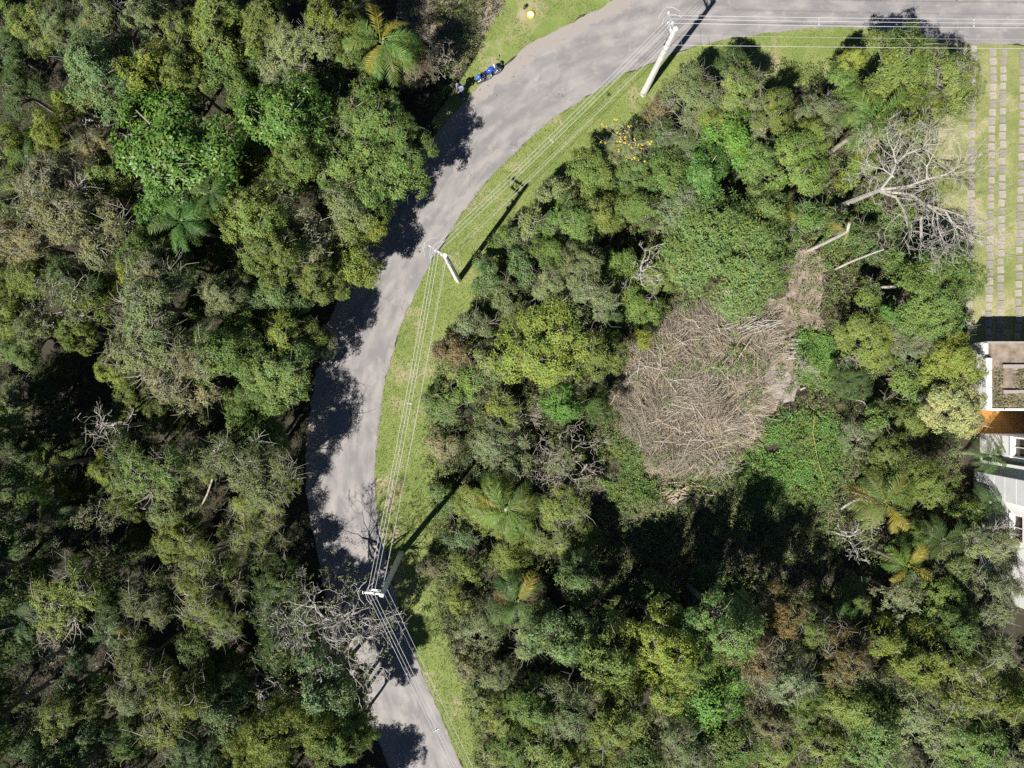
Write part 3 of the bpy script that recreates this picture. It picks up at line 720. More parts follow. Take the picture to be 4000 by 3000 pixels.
for x, y, r, h in ((-95, 1085, 95, 11), (-75, 1255, 95, 11), (-110, 1420, 95, 11), (-70, 1590, 90, 10), (-90, 940, 80, 9.5), (60, 1760, 90, 10), (250, 1775, 90, 10), (480, 1770, 80, 9.5)):
    parsed.append((x, y, r, h, 'broad', 'DG'))
labels = rank_labels([(t[0], t[1], CWORD[t[5]] + ' ' + SWORD[t[4]]) for t in parsed])
rt = random.Random(77)
for (vx, vy, vr, h, kind, col), lab in zip(parsed, labels):
    pr = rt.choice(PROTO[kind]); hs = h * rt.uniform(0.90, 1.08)
    zc = hs * 0.78
    p = atv(vx, vy, zc); R = vr * V2P * (CAM_H - zc) / F_PX * 1.17
    t = thing(SNAME[kind], lab, 'bush' if kind in ('shrub', 'twiggy', 'greyfuzz') else 'tree', (p.x, p.y, 0), rt.uniform(0, 6.283),
              'trees left of the road' if vx < 930 else 'trees and bushes on the plot right of the road')
    sx = R / pr['R']; t.scale = (sx * rt.uniform(0.94, 1.06), sx * rt.uniform(0.94, 1.06), hs / pr['h'])
    c = COLS[col]; j = rt.uniform(0.85, 1.18) * (0.82 if vx < 620 and vy > 800 else 1.0); g = rt.uniform(0.94, 1.06)  # lower left: darker species and lens fall-off both put into the leaf colour
    for part, me in pr['parts'].items():
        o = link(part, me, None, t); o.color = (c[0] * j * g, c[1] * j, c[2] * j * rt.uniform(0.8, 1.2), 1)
        if part == 'twigs': o['kind'] = 'stuff'

pile_poly = g2([(2410, 1560), (2450, 1400), (2560, 1290), (2720, 1220), (2880, 1210), (2980, 1260), (3010, 1380), (2970, 1500), (2930, 1620), (2920, 1740), (2830, 1840), (2640, 1890), (2520, 1810), (2440, 1690)])
pile_core = g2([(2500, 1560), (2530, 1430), (2610, 1350), (2740, 1290), (2880, 1280), (2930, 1380), (2900, 1500), (2860, 1620), (2800, 1760), (2660, 1800), (2560, 1720)])
# ------------------------------------------------------------------ undergrowth: leaves nobody could count
def undergrowth(name, polys, avoid, n, col, hmax, label, seed, k=7, ll=0.13, lw=0.06, cat='undergrowth', thr=-9):
    rng = np.random.default_rng(seed); P = np.concatenate([scatter(p, n, rng) for p in polys])
    if cat == 'creepers': P = P + rng.normal(0, 0.38, P.shape)
    for a in avoid: P = P[~inside(a, P[:, 0], P[:, 1])]
    nz = np.array([mnoise.noise(Vector((x * 0.45, y * 0.45, seed))) + 0.5 * mnoise.noise(Vector((x * 1.3, y * 1.3, seed + 5))) for x, y in P])
    P = P[nz > thr]; nz = nz[nz > thr]
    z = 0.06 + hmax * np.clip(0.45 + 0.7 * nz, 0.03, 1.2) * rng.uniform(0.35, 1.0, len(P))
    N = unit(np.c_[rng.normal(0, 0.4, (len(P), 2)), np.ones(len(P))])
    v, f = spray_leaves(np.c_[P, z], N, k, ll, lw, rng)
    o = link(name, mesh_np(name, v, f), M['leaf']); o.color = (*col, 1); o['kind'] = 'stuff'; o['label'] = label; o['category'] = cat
    return o
FR = [(-36, -28), (36, -28), (36, 28), (-36, 28)]
clear_in = g2([(2440, 1560), (2480, 1400), (2600, 1290), (2900, 1200), (3060, 1230), (3090, 1400), (3040, 1540), (2900, 1680), (2830, 1800), (2620, 1850), (2490, 1740)])
LEFT = [(-36, -28), (-5, -28), (-5, 28), (-36, 28)]
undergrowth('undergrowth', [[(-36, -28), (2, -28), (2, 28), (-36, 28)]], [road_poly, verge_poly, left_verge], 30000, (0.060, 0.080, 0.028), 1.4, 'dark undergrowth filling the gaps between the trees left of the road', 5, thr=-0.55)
undergrowth('undergrowth', [[(-8, -28), (36, -28), (36, 28), (-8, 28)]], [road_poly, verge_poly, lawn_poly, g2(CLEAR), HOUSE, left_verge, LEFT], 62000, (0.150, 0.180, 0.060), 1.3, 'mixed low scrub covering the plot right of the road', 8, thr=-0.3)
undergrowth('creeper_cover', [g2([(2880, 1830), (2980, 1680), (3090, 1600), (3220, 1620), (3300, 1730), (3260, 1880), (3200, 1960), (3020, 1980), (2900, 1930)]), g2([(3130, 1320), (3230, 1340), (3240, 1500), (3150, 1480)])],
            [HOUSE], 4600, (0.135, 0.245, 0.052), 0.8, 'bright green creepers spreading below the brush pile', 11, thr=-0.3, ll=0.12, lw=0.065, cat='creepers')
undergrowth('creeper_cover', [g2([(3150, 800), (3500, 780), (3620, 980), (3560, 1080), (3250, 1060), (3130, 980)]), g2([(2420, 1640), (2480, 1760), (2560, 1880), (2540, 1960), (2380, 1960), (2330, 1780)])],
            [HOUSE], 2800, (0.145, 0.225, 0.052), 0.7, 'green creepers around the broken trunks and left of the brush pile', 12, thr=-0.05, ll=0.12, lw=0.06, cat='creepers')
undergrowth('undergrowth', [g2(CLEAR)], [pile_core], 4200, (0.165, 0.20, 0.07), 0.6, 'scattered weeds on the bare soil round the brush pile', 14, thr=0.0)
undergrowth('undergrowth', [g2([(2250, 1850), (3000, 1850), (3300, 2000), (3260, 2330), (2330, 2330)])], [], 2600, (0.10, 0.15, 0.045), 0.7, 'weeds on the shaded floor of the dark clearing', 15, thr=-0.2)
rl_ = np.random.default_rng(77); Pl = np.concatenate([scatter(g2(CLEAR), 9000, rl_), scatter(g2([(2250, 1850), (3000, 1850), (3300, 2000), (3260, 2330), (2330, 2330)]), 6000, rl_), scatter(g2([(1560, -160), (2060, -160), (1960, 40), (1870, 170), (1780, 300), (1650, 260), (1560, 80)]), 5000, rl_)])
nl_ = len(Pl); al_ = rl_.uniform(0, 6.28, nl_); ll_ = rl_.uniform(0.15, 0.6, nl_)
A0 = np.c_[Pl, rl_.uniform(0.02, 0.12, nl_)]; A2 = A0 + np.c_[np.cos(al_), np.sin(al_), rl_.normal(0, 0.1, nl_)] * ll_[:, None]; A2[:, 2] = np.maximum(A2[:, 2], 0.02)
vv, ff = stick_mesh(A0, (A0 + A2) / 2 + rl_.normal(0, 0.03, (nl_, 3)), A2, np.full(nl_, 0.010), np.full(nl_, 0.006))
lo = link('twig_litter', mesh_np('twig_litter', vv, ff), M['sticks']); lo['kind'] = 'stuff'; lo['label'] = 'dry twig litter on the bare ground of the clearing'; lo['category'] = 'litter'

undergrowth('undergrowth', [pile_poly], [pile_core], 2600, (0.150, 0.205, 0.060), 1.5, 'green regrowth breaking into the rim of the brush pile', 16, thr=0.02)
undergrowth('undergrowth', [pile_core], [], 1600, (0.140, 0.205, 0.055), 1.5, 'green weeds coming through the brush pile', 17, thr=0.32)

# ------------------------------------------------------------------ palms
def frond_mesh(name, seed, L=2.6, nl=34, rise=0.55, droop=1.5, lw=0.055):
    rng = np.random.default_rng(seed); mb = MB(); pts = []
    for i in range(9):
        t = i / 8; pts.append(Vector((L * t * (1 - 0.12 * t * t), 0.06 * L * math.sin(2.2 * t + seed), rise * L * t * 0.6 - droop * 0.38 * L * t ** 2.4)))
    mb.tube(pts, [0.035 - 0.029 * i / 8 for i in range(9)], 4)
    def on(t):
        x = t * 8; i = min(int(x), 7); return pts[i].lerp(pts[i + 1], x - i), (pts[i + 1] - pts[i]).normalized()
    for s in (-1, 1):
        for j in range(nl):
            t = 0.13 + 0.86 * j / (nl - 1); p, d = on(t)
            ln = L * 0.27 * (math.sin(math.pi * (0.12 + 0.80 * (t - 0.13) / 0.87)) ** 0.7) * rng.uniform(0.85, 1.1)
            side = d.cross(Vector((0, 0, 1))).normalized() * s
            dr = (side * 0.86 + d * (0.45 + 0.35 * t) + Vector((0, 0, rng.uniform(-0.25, 0.3)))).normalized()
            w = d * lw * 0.5
            a = p; m = p + dr * ln * 0.5 + Vector((0, 0, -0.02)); e = p + dr * ln + Vector((0, 0, -0.28 * ln))
            b = len(mb.v); mb.v += [a - w * 0.6, a + w * 0.6, m + w, m - w, e]
            mb.f += [(b, b + 1, b + 2, b + 3), (b + 3, b + 2, b + 4)]
    me = mb.mesh(name); me.materials.append(M['frond']); return me
FROND = [frond_mesh('frond', 1, 2.6, 27, 0.7, 1.3), frond_mesh('frond', 2, 2.6, 28, 0.45, 1.6), frond_mesh('frond', 3, 2.6, 25, 0.95, 1.4)]
def palm(vx, vy, vr, h, label, n=15, green=(0.135, 0.205, 0.040), yellow=0.15, brown=0.1, seed=0, lean=(0, 0), group='feather palms'):
    r = random.Random(seed); top = atv(vx, vy, h); base = Vector((top.x - lean[0], top.y - lean[1], 0))
    t = thing('palm_tree', label, 'palm', base, 0, group)
    mb = MB(); k = top - base
    mb.tube([Vector((0, 0, -0.1)), k * 0.35 + Vector((0.05, 0.03, 0)), k * 0.7, k], [0.17, 0.13, 0.11, 0.10], 8)
    link('trunk', mb.mesh('palm_trunk'), M['bark_grey'], t)
    R = vr * V2P * (CAM_H - h) / F_PX
    for i in range(n):
        a = 2 * math.pi * i / n * 1.0 + r.uniform(-0.22, 0.22)
        q = r.random(); low = i % 3 == 0
        fm = FROND[1] if low else r.choice(FROND)
        o = link('frond', fm, None, t); o.location = k
        s = R / 2.35 * r.uniform(0.82, 1.1)
        o.scale = (s, s * r.uniform(0.85, 1.05), s); o.rotation_euler = (r.gauss(0, 0.25), r.uniform(-0.28, 0.12) + (0.28 if low else 0), a)
        if q < brown and low: o.color = (0.30, 0.18, 0.08, 1)
        elif q < brown + yellow: o.color = (0.28, 0.24, 0.03, 1)
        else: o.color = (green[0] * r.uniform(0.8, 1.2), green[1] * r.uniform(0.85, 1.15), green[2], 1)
    return t
palm(826, 88, 82, 6.8, 'large feather palm with one orange frond left of the motorcycle', 14, yellow=0.2, brown=0.3, seed=1)
palm(1900, 252, 86, 5.6, 'broad feather palm beside the tall leafless tree near the lawn', 12, yellow=0.15, seed=2, lean=(0.9, 0.6))
palm(1092, 1102, 86, 4.5, 'feather palm with a yellow frond left of the dark clearing', 14, yellow=0.2, brown=0.0, seed=3)
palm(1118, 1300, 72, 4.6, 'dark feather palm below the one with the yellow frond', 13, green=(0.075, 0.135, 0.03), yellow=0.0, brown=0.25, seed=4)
palm(1912, 1085, 78, 4.6, 'yellowing feather palm right of the dark clearing', 13, green=(0.145, 0.185, 0.036), yellow=0.35, brown=0, seed=5)
palm(1962, 1222, 58, 5.0, 'feather palm with bright yellow fronds below the yellowing one', 11, yellow=0.3, brown=0, seed=6)
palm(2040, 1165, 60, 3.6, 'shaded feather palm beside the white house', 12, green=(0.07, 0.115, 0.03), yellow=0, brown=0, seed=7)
palm(392, 478, 70, 7.4, 'dark green feather palm below the large bright green tree', 14, green=(0.085, 0.165, 0.036), yellow=0.0, brown=0, seed=8)
palm(455, 415, 48, 7.2, 'small palm tucked right of the large bright green tree', 10, green=(0.08, 0.15, 0.035), yellow=0.0, brown=0, seed=9)
palm(172, 62, 40, 6.6, 'pale palm between the trees near the top left corner', 10, green=(0.15, 0.175, 0.07), yellow=0.1, brown=0.2, seed=10)
palm(55, 338, 40, 5.6, 'dark palm at the left edge level with the large bright green tree', 10, green=(0.07, 0.13, 0.03), yellow=0, brown=0, seed=11)
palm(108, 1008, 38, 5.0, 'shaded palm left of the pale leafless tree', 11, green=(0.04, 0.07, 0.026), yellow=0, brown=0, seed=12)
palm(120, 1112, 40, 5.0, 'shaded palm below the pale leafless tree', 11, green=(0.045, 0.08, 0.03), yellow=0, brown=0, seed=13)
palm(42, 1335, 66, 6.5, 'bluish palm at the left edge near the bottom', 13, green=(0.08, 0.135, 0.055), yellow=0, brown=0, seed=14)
palm(236, 1372, 40, 6.0, 'small palm among the leafless twigs at lower left', 9, green=(0.09, 0.145, 0.04), yellow=0.1, brown=0, seed=15)
palm(1805, 1345, 50, 4.5, 'small palm in the shade at lower right', 9, green=(0.09, 0.155, 0.035), yellow=0.1, brown=0, seed=16)
palm(2138, 985, 44, 2.6, 'upper of two short palms against the white house wall', 12, green=(0.06, 0.115, 0.028), yellow=0, brown=0, seed=17)
palm(2140, 1085, 46, 2.6, 'lower of two short palms against the white house wall', 12, green=(0.06, 0.115, 0.028), yellow=0, brown=0, seed=18)
palm(1690, 455, 40, 3.2, 'low palm left of the tall leafless tree near the lawn', 9, green=(0.13, 0.17, 0.04), yellow=0.25, brown=0.1, seed=19)

# ------------------------------------------------------------------ leafless trees
def bare_tree(vx, vy, h, R, label, mat, seed, limbs=6, depth=4, curl=0.55, split=2, trunk_r=0.16, lean=(0, 0), fork=0.55, leafcol=None, name='leafless_tree', group='leafless trees', flat=0.35):
    rng = random.Random(seed); c = atv(vx, vy, h * 0.8); base = Vector((c.x - lean[0], c.y - lean[1], 0))
    t = thing(name, label, 'tree', base, 0, group)
    k = Vector((lean[0], lean[1], h * fork)); mb = MB()
    mb.tube([Vector((0, 0, -0.1)), k * 0.5 + Vector((0.08, -0.05, 0)), k], [trunk_r, trunk_r * 0.85, trunk_r * 0.7], 7)
    link('trunk', mb.mesh('leafless_trunk'), mat, t)
    for i in range(limbs):
        a = 2 * math.pi * (i + rng.uniform(-0.3, 0.3)) / limbs; mb = MB()
        d = Vector((math.cos(a), math.sin(a), rng.uniform(0.35, 0.9))).normalized()
        grow(mb, k - Vector((0, 0, rng.uniform(0, 0.12) * h)), d, R * rng.uniform(0.45, 0.62), trunk_r * rng.uniform(0.4, 0.6), depth, rng, curl, split, flat)
        link('limb', mb.mesh('leafless_limb'), mat, t)
    if leafcol:
        nr = np.random.default_rng(seed); n = 260
        az = nr.uniform(0, 6.28, n); rr = R * np.sqrt(nr.uniform(0, 1, n)) * 1.0
        P = np.c_[rr * np.cos(az) + k.x, rr * np.sin(az) + k.y, h * 0.72 + nr.uniform(-0.3, 0.9, n)]
        v, f = spray_leaves(P, unit(np.c_[nr.normal(0, .4, (n, 2)), np.ones(n)]), 5, 0.12, 0.05, nr)
        o = link('leaves', mesh_np('thin_leaves', v, f), M['leaf'], t); o.color = (*leafcol, 1)
    return t
BP, BGY = M['bark_pale'], M['bark_grey']
bare_tree(205, 925, 7.0, 3.0, 'pale crooked leafless tree over the dark forest at left', BP, 3, 6, 3, 0.8, 2, 0.15)
bare_tree(245, 1110, 6.5, 2.0, 'slim pale leafless tree beside the grey fuzzy bush', BP, 5, 4, 2, 0.8, 2, 0.11)
bare_tree(703, 1369, 8.2, 4.0, 'large grey leafless tree hanging over the shaded road', M['bark_mid'], 7, 17, 5, 0.75, 2, 0.17, leafcol=(0.15, 0.175, 0.05))
bare_tree(575, 1500, 6.0, 1.7, 'small white leafless tree left of the one over the road', BP, 9, 6, 4, 0.7, 2, 0.09)
bare_tree(70, 1440, 6.8, 2.4, 'leafless tree with curling twigs at the lower left edge', BGY, 11, 7, 4, 0.8, 2, 0.12)
bare_tree(188, 1415, 6.8, 2.0, 'leafless tree with wide curved limbs at lower left', BP, 13, 5, 3, 0.8, 2, 0.12)
bare_tree(1395, 575, 6.5, 2.0, 'pale leafless tree beside the dense tree above the brush pile', BP, 15, 6, 4, 0.6, 2, 0.11)
bare_tree(1215, 985, 3.6, 2.6, 'wide tangled grey leafless tree left of the brush pile', BGY, 17, 9, 5, 0.7, 2, 0.12)
bare_tree(1160, 900, 2.8, 1.6, 'low leafless tree left of the tangled grey one', BGY, 18, 6, 4, 0.7, 2, 0.08)
bare_tree(175, 238, 7.2, 1.3, 'pale leafless twigs beside the yellow-green trees at upper left', BP, 19, 5, 3, 0.7, 2, 0.07)
bare_tree(128, 20, 8.4, 1.6, 'pale leafless tree at the top edge near the left corner', BP, 20, 5, 3, 0.7, 2, 0.09)
bare_tree(1785, 1630, 8.6, 1.9, 'white leafless tree at the bottom edge right of centre', BP, 21, 5, 3, 0.8, 2, 0.11)
bare_tree(1850, 1165, 3.4, 1.7, 'pale dead branches below the yellowing palm', BP, 22, 5, 4, 0.6, 2, 0.09, lean=(0.5, 0.0))
bare_tree(2150, 1190, 6.4, 1.9, 'grey leafless tree against the white house', BGY, 23, 6, 4, 0.6, 2, 0.09)
bare_tree(1650, 285, 6.2, 1.4, 'grey leafless twigs among the trees above the dense crown', BGY, 24, 5, 3, 0.6, 2, 0.07)
bare_tree(1740, 790, 2.2, 1.5, 'low dry leafless bush right of the brush pile', BGY, 25, 6, 4, 0.6, 2, 0.05)
bare_tree(1850, 770, 4.6, 1.4, 'pale twigs rising from the scrub left of the white house', BGY, 26, 5, 3, 0.6, 2, 0.06)
bare_tree(635, 520, 8.3, 1.5, 'silvery leafless crown among the trees left of the middle pole', BP, 27, 7, 4, 0.6, 2, 0.07)
bare_tree(395, 795, 8.3, 1.6, 'brown leafless tree in the middle of the left forest', BGY, 28, 6, 4, 0.6, 2, 0.07)
bare_tree(410, 290, 9.9, 1.0, 'white bare boughs showing through the large bright green tree', BP, 29, 3, 2, 0.6, 2, 0.07)
bare_tree(600, 215, 9.3, 0.9, 'white bare boughs showing through the glossy tree left of the road', BP, 30, 3, 2, 0.6, 2, 0.07)
# dry brown bush above the road beside the palm
bare_tree(914, 120, 4.4, 1.6, 'dense brown leafless bush left of the motorcycle', M['bark_grey'], 31, 10, 5, 0.5, 2, 0.07, name='leafless_bush')
for i, (x, y) in enumerate(((926, 132), (896, 148), (908, 100))):
    pr = PROTO['twiggy'][i % 2]; p = atv(x, y, 3.4)
    t = thing('twiggy_bush', ['dry twiggy bush nearest the person, beside the road', 'dry twiggy bush right below the palm near the motorcycle', 'dry twiggy bush above the one nearest the person'][i], 'bush', (p.x, p.y, 0), i * 2.0, 'dry bushes beside the motorcycle')
    t.scale = (0.62, 0.62, 0.72)
    for part, me in pr['parts'].items(): o = link(part, me, None, t); o.color = (0.16, 0.13, 0.08, 1)

# the tall leafless tree beside the lawn: trunk and main boughs as in the photograph
def px_path(lst): return [at(x, y, z) for x, y, z in lst]
t = thing('leafless_tree', 'tall leafless tree with white spreading boughs beside the paver lawn', 'tree', at(3265, 812, 0), 0, 'leafless trees')
o0 = at(3265, 812, 0)
rng = random.Random(41)
mb = MB(); tr = px_path([(3265, 812, -0.1), (3350, 775, 3.0), (3440, 740, 5.6)]); mb.tube([p - o0 for p in tr], [0.21, 0.17, 0.14], 8); link('trunk', mb.mesh('big_trunk'), M['bark_mid'], t)
BOUGHS = [[(3440, 740, 5.6), (3480, 690, 6.6), (3500, 640, 7.4), (3490, 590, 8.2), (3470, 550, 8.8)], [(3440, 740, 5.6), (3540, 730, 6.4), (3620, 700, 7.2), (3700, 680, 8.0), (3760, 640, 8.6)],
          [(3440, 745, 5.5), (3560, 760, 6.2), (3620, 800, 6.8), (3690, 820, 7.4), (3780, 850, 8.0)], [(3440, 750, 5.3), (3500, 770, 6.0), (3530, 820, 6.4), (3545, 880, 6.8), (3560, 920, 7.2)],
          [(3490, 690, 6.7), (3450, 660, 7.2), (3400, 650, 7.4), (3370, 610, 7.8)], [(3620, 800, 6.8), (3660, 830, 7.0), (3665, 890, 7.0), (3680, 930, 7.0)],
          [(3690, 820, 7.4), (3720, 870, 7.6), (3760, 900, 7.6), (3790, 920, 7.6)], [(3500, 640, 7.4), (3540, 600, 8.0), (3600, 580, 8.6), (3630, 550, 9.0)], [(3620, 700, 7.2), (3620, 650, 7.8), (3650, 600, 8.4)]]
for b in BOUGHS:
    P = [p - o0 for p in px_path(b)]; mb = MB(); r0 = 0.085 if b[0][2] < 5.7 else 0.055
    mb.tube(P, [r0 * (1 - 0.7 * i / (len(P) - 1)) for i in range(len(P))], 6)
    for i in range(1, len(P)):
        for q in range(5 if i == len(P) - 1 else 4):
            d = ((P[i] - P[i - 1]).normalized() + Vector((rng.gauss(0, 0.7), rng.gauss(0, 0.7), rng.gauss(0.1, 0.4)))).normalized()
            grow(mb, P[i] if q % 2 else P[i].lerp(P[i - 1], 0.5), d, rng.uniform(0.7, 1.3), 0.022, 3, rng, 0.4, 2, 0.3, 0.007, 0.05)
    link('bough', mb.mesh('big_bough'), M['bark_mid'], t)

# broken palm, snags and fallen trunks in the cleared strip
def trunk_thing(name, label, cat, path, r0, r1, mat, n=8, group=None):
    P = px_path(path); t = thing(name, label, cat, (P[0].x, P[0].y, 0), 0, group)
    mb = MB(); o = Vector((P[0].x, P[0].y, 0)); k = len(P)
    mb.tube([p - o for p in P], [r0 + (r1 - r0) * i / (k - 1) for i in range(k)], n); link('stem', mb.mesh('stem'), mat, t); return t, o
t, o = trunk_thing('broken_palm', 'broken palm trunk with a few hanging fronds left of the leafless tree', 'palm', [(3155, 980, 0), (3230, 945, 2.1), (3310, 905, 4.2), (3318, 870, 4.7)], 0.115, 0.085, BP)
k = at(3312, 900, 4.3) - o
for i, (a, s, c) in enumerate(((2.6, 0.75, (0.30, 0.19, 0.06)), (2.9, 0.7, (0.24, 0.20, 0.05)), (1.4, 0.6, (0.30, 0.32, 0.06)), (-1.75, 0.4, (0.36, 0.33, 0.03)), (3.3, 0.75, (0.30, 0.24, 0.14)), (2.1, 0.5, (0.34, 0.26, 0.14)))):
    f = link('frond', FROND[i % 3], None, t); f.location = k; f.rotation_euler = (0.2 * i - 0.5, 0.25, a); f.scale = (s * 0.62, s * 0.34, s * 0.62); f.color = (*c, 1)
trunk_thing('fallen_trunk', 'slender bare trunk leaning below the broken palm', 'trunk', [(3255, 1055, 0.0), (3330, 1020, 1.6), (3420, 985, 3.4), (3450, 975, 4.0)], 0.075, 0.045, BP)
trunk_thing('dead_snag', 'pale dead snag standing above the dense round tree', 'trunk', [(3590, 1010, 0.2), (3598, 930, 3.2), (3598, 850, 5.4)], 0.09, 0.075, BP)
trunk_thing('fallen_trunk', 'curved grey trunk in the dark gap left of the dense round tree', 'trunk', [(3385, 1148, 0.6), (3450, 1122, 1.2), (3500, 1120, 1.8)], 0.10, 0.08, BP)
trunk_thing('bent_trunk', 'bent white trunk beside the yellowing palm right of the clearing', 'trunk', [(3285, 1988, 0.4), (3330, 1958, 1.2), (3360, 1950, 1.7), (3405, 1955, 2.2)], 0.085, 0.07, BP)
trunk_thing('bent_trunk', 'thin pale arching stem right of the ash patch', 'trunk', [(3320, 1557, 1.2), (3370, 1568, 1.8), (3398, 1597, 1.8)], 0.03, 0.02, BP)
trunk_thing('fallen_trunk', 'straight pale branch lying on the upper right of the brush pile', 'branch', [(2862, 1428, 0.7), (2900, 1375, 0.95), (2935, 1325, 1.0)], 0.05, 0.03, M['wood_log'])
trunk_thing('leaning_trunk', 'thin grey trunk leaning at the verge below the middle pole', 'trunk', [(1770, 1345, 0.1), (1800, 1315, 0.7), (1840, 1290, 1.2)], 0.05, 0.035, BGY)
trunk_thing('leaning_trunk', 'grey trunk crossing a dark gap in the forest below the left palm', 'trunk', [(1770 - 1000, 2010, 3.5), (1800 - 990, 1930, 5.0), (1830 - 1000, 1870, 5.4)], 0.06, 0.05, BGY)
trunk_thing('leaning_trunk', 'pale forked trunk between the feathery trees in the left forest', 'trunk', [(815, 1785, 5.0), (860, 1740, 6.0), (888, 1712, 6.6)], 0.09, 0.06, BGY)

# yellow flowers: flower clusters on bare twigs
t = thing('flowering_tree', 'bare-twigged tree with bright yellow flower clusters beside the verge', 'tree', at(2465, 555, 4.2) * Vector((1, 1, 0)), 0)
o0 = t.location.copy(); rng = random.Random(8); mb = MB(); ctr = at(2465, 555, 4.6) - o0
mb.tube([Vector((0, 0, -0.1)), ctr * 0.6, ctr], [0.09, 0.07, 0.05], 6); link('trunk', mb.mesh('flower_trunk'), BGY, t)
FL = [(2410, 515), (2418, 525), (2432, 540), (2426, 558), (2416, 552), (2475, 542), (2465, 565), (2466, 578), (2504, 566), (2535, 556), (2544, 550), (2353, 556), (2355, 492), (2461, 488), (2450, 516), (2420, 585), (2470, 612), (2460, 620), (2504, 616), (2406, 463), (2425, 548), (2445, 545)]
fm = []
for s in range(2):
    nr = np.random.default_rng(s); n = 16; D = unit(nr.normal(size=(n, 3)) + np.array([0, 0, .8])); v, f = spray_leaves(D * 0.10, D, 5, 0.10, 0.09, nr)
    me = mesh_np('flower_cluster', v, f); me.materials.append(M['flower']); fm.append(me)
for i, (x, y) in enumerate(FL):
    e = at(x, y, 5.3 + rng.uniform(-0.2, 0.3)) - o0; mb = MB(); s = ctr.lerp(e, 0.05)
    mb.tube([s, s.lerp(e, 0.5) + Vector((rng.gauss(0, .08), rng.gauss(0, .08), 0.1)), e], [0.016, 0.012, 0.008], 4)
    link('branch', mb.mesh('flower_branch'), BGY, t)
    for w in range(3):
        q = link('flower_cluster', fm[w % 2], None, t); q.location = e + Vector((rng.gauss(0, .10), rng.gauss(0, .10), rng.gauss(0, .06))); q.rotation_euler = (0, 0, rng.uniform(0, 6)); sc = rng.uniform(0.12, 0.32); q.scale = (sc, sc, sc)

# ------------------------------------------------------------------ brush pile, firewood
t = thing('brush_pile', 'broad heap of dry brown brushwood in the clearing', 'brush pile', at(2700, 1560, 0))
o0 = at(2700, 1560, 0)
rng = np.random.default_rng(21)
P = scatter(pile_poly, 46000, rng)
P = P + rng.normal(0, 0.16, P.shape)
gapn = np.array([mnoise.noise(Vector((x * 0.9, y * 0.9, 31.0))) + 0.5 * mnoise.noise(Vector((x * 2.1, y * 2.1, 33.0))) for x, y in P])
P = P[((gapn > -0.18) | (rng.random(len(P)) < 0.25)) & (inside(pile_core, P[:, 0], P[:, 1]) | (rng.random(len(P)) < 0.55))]
n = len(P); cx = P - np.array([o0.x, o0.y])
ang = np.array([mnoise.noise(Vector((x * 0.22, y * 0.22, 4.0))) * 4.2 + mnoise.noise(Vector((x * 0.8, y * 0.8, 7.0))) * 1.2 for x, y in P]) + 1.9 + rng.normal(0, 0.75, n)
hz = np.array([mnoise.noise(Vector((x * 0.5, y * 0.5, 1.0))) + 0.6 * mnoise.noise(Vector((x * 1.4, y * 1.4, 2.0))) for x, y in P])
top = np.clip(0.55 + 0.95 * hz, 0.08, 1.6); z = rng.uniform(0.25, 1.0, n) * top
L = rng.gamma(4, 0.19, n) + 0.2; d = np.c_[np.cos(ang), np.sin(ang), rng.normal(0.05, 0.18, n)]
P0 = np.c_[cx, z]; P2 = P0 + d * L[:, None]; P1 = (P0 + P2) / 2 + rng.normal(0, 0.05, (n, 3)) * L[:, None] + np.array([0, 0, 0.02])
P0[:, 2] = np.maximum(P0[:, 2], 0.02); P2[:, 2] = np.maximum(P2[:, 2], 0.02)
v, f = stick_mesh(P0, P1, P2, 0.006 + 0.018 * rng.random(n) ** 4, 0.004 + 0.004 * rng.random(n))
o = link('dry_sticks', mesh_np('dry_sticks', v, f), M['sticks'], t); o['kind'] = 'stuff'
nd = 2600; kk = rng.choice(n, nd); v, f = spray_leaves(np.c_[cx[kk], z[kk] * 0.9 + 0.05], unit(np.c_[rng.normal(0, .5, (nd, 2)), np.ones(nd)]), 6, 0.11, 0.05, rng)
o = link('dead_leaves', mesh_np('dead_leaves', v, f), M['leaf_dry'], t); o['kind'] = 'stuff'; o.color = (0.26, 0.19, 0.12, 1)
rp = random.Random(9)
for i in range(60):
    q = P[rp.randrange(n)]; a = rp.uniform(0, 6.28); mb = MB()
    grow(mb, Vector((q[0] - o0.x, q[1] - o0.y, rp.uniform(0.55, 0.95))), Vector((math.cos(a), math.sin(a), 0.05)), rp.uniform(0.6, 1.3), rp.uniform(0.018, 0.035), 2, rp, 0.3, 2, 0.85, 0.007, -0.02)
    link('branch', mb.mesh('forked_branch'), (BP, M['wood_log'], BGY)[i % 3], t)
for i in range(70):
    q = P[rp.randrange(n)]; a = rp.uniform(0, 6.28); l = rp.uniform(0.8, 2.2); mb = MB()
    s = Vector((q[0] - o0.x, q[1] - o0.y, rp.uniform(0.6, 1.0))); dv = Vector((math.cos(a), math.sin(a), rp.gauss(0, 0.08))); sd = Vector((-dv.y, dv.x, 0)) * rp.gauss(0, 0.12) * l
    r = rp.uniform(0.014, 0.032)
    mb.tube([s, s + dv * l * 0.35 + sd, s + dv * l * 0.7 + sd * 0.8, s + dv * l], [r, r * 0.9, r * 0.7, r * 0.4], 5); link('branch', mb.mesh('brush_branch'), M['wood_log'] if i % 2 else BP, t)

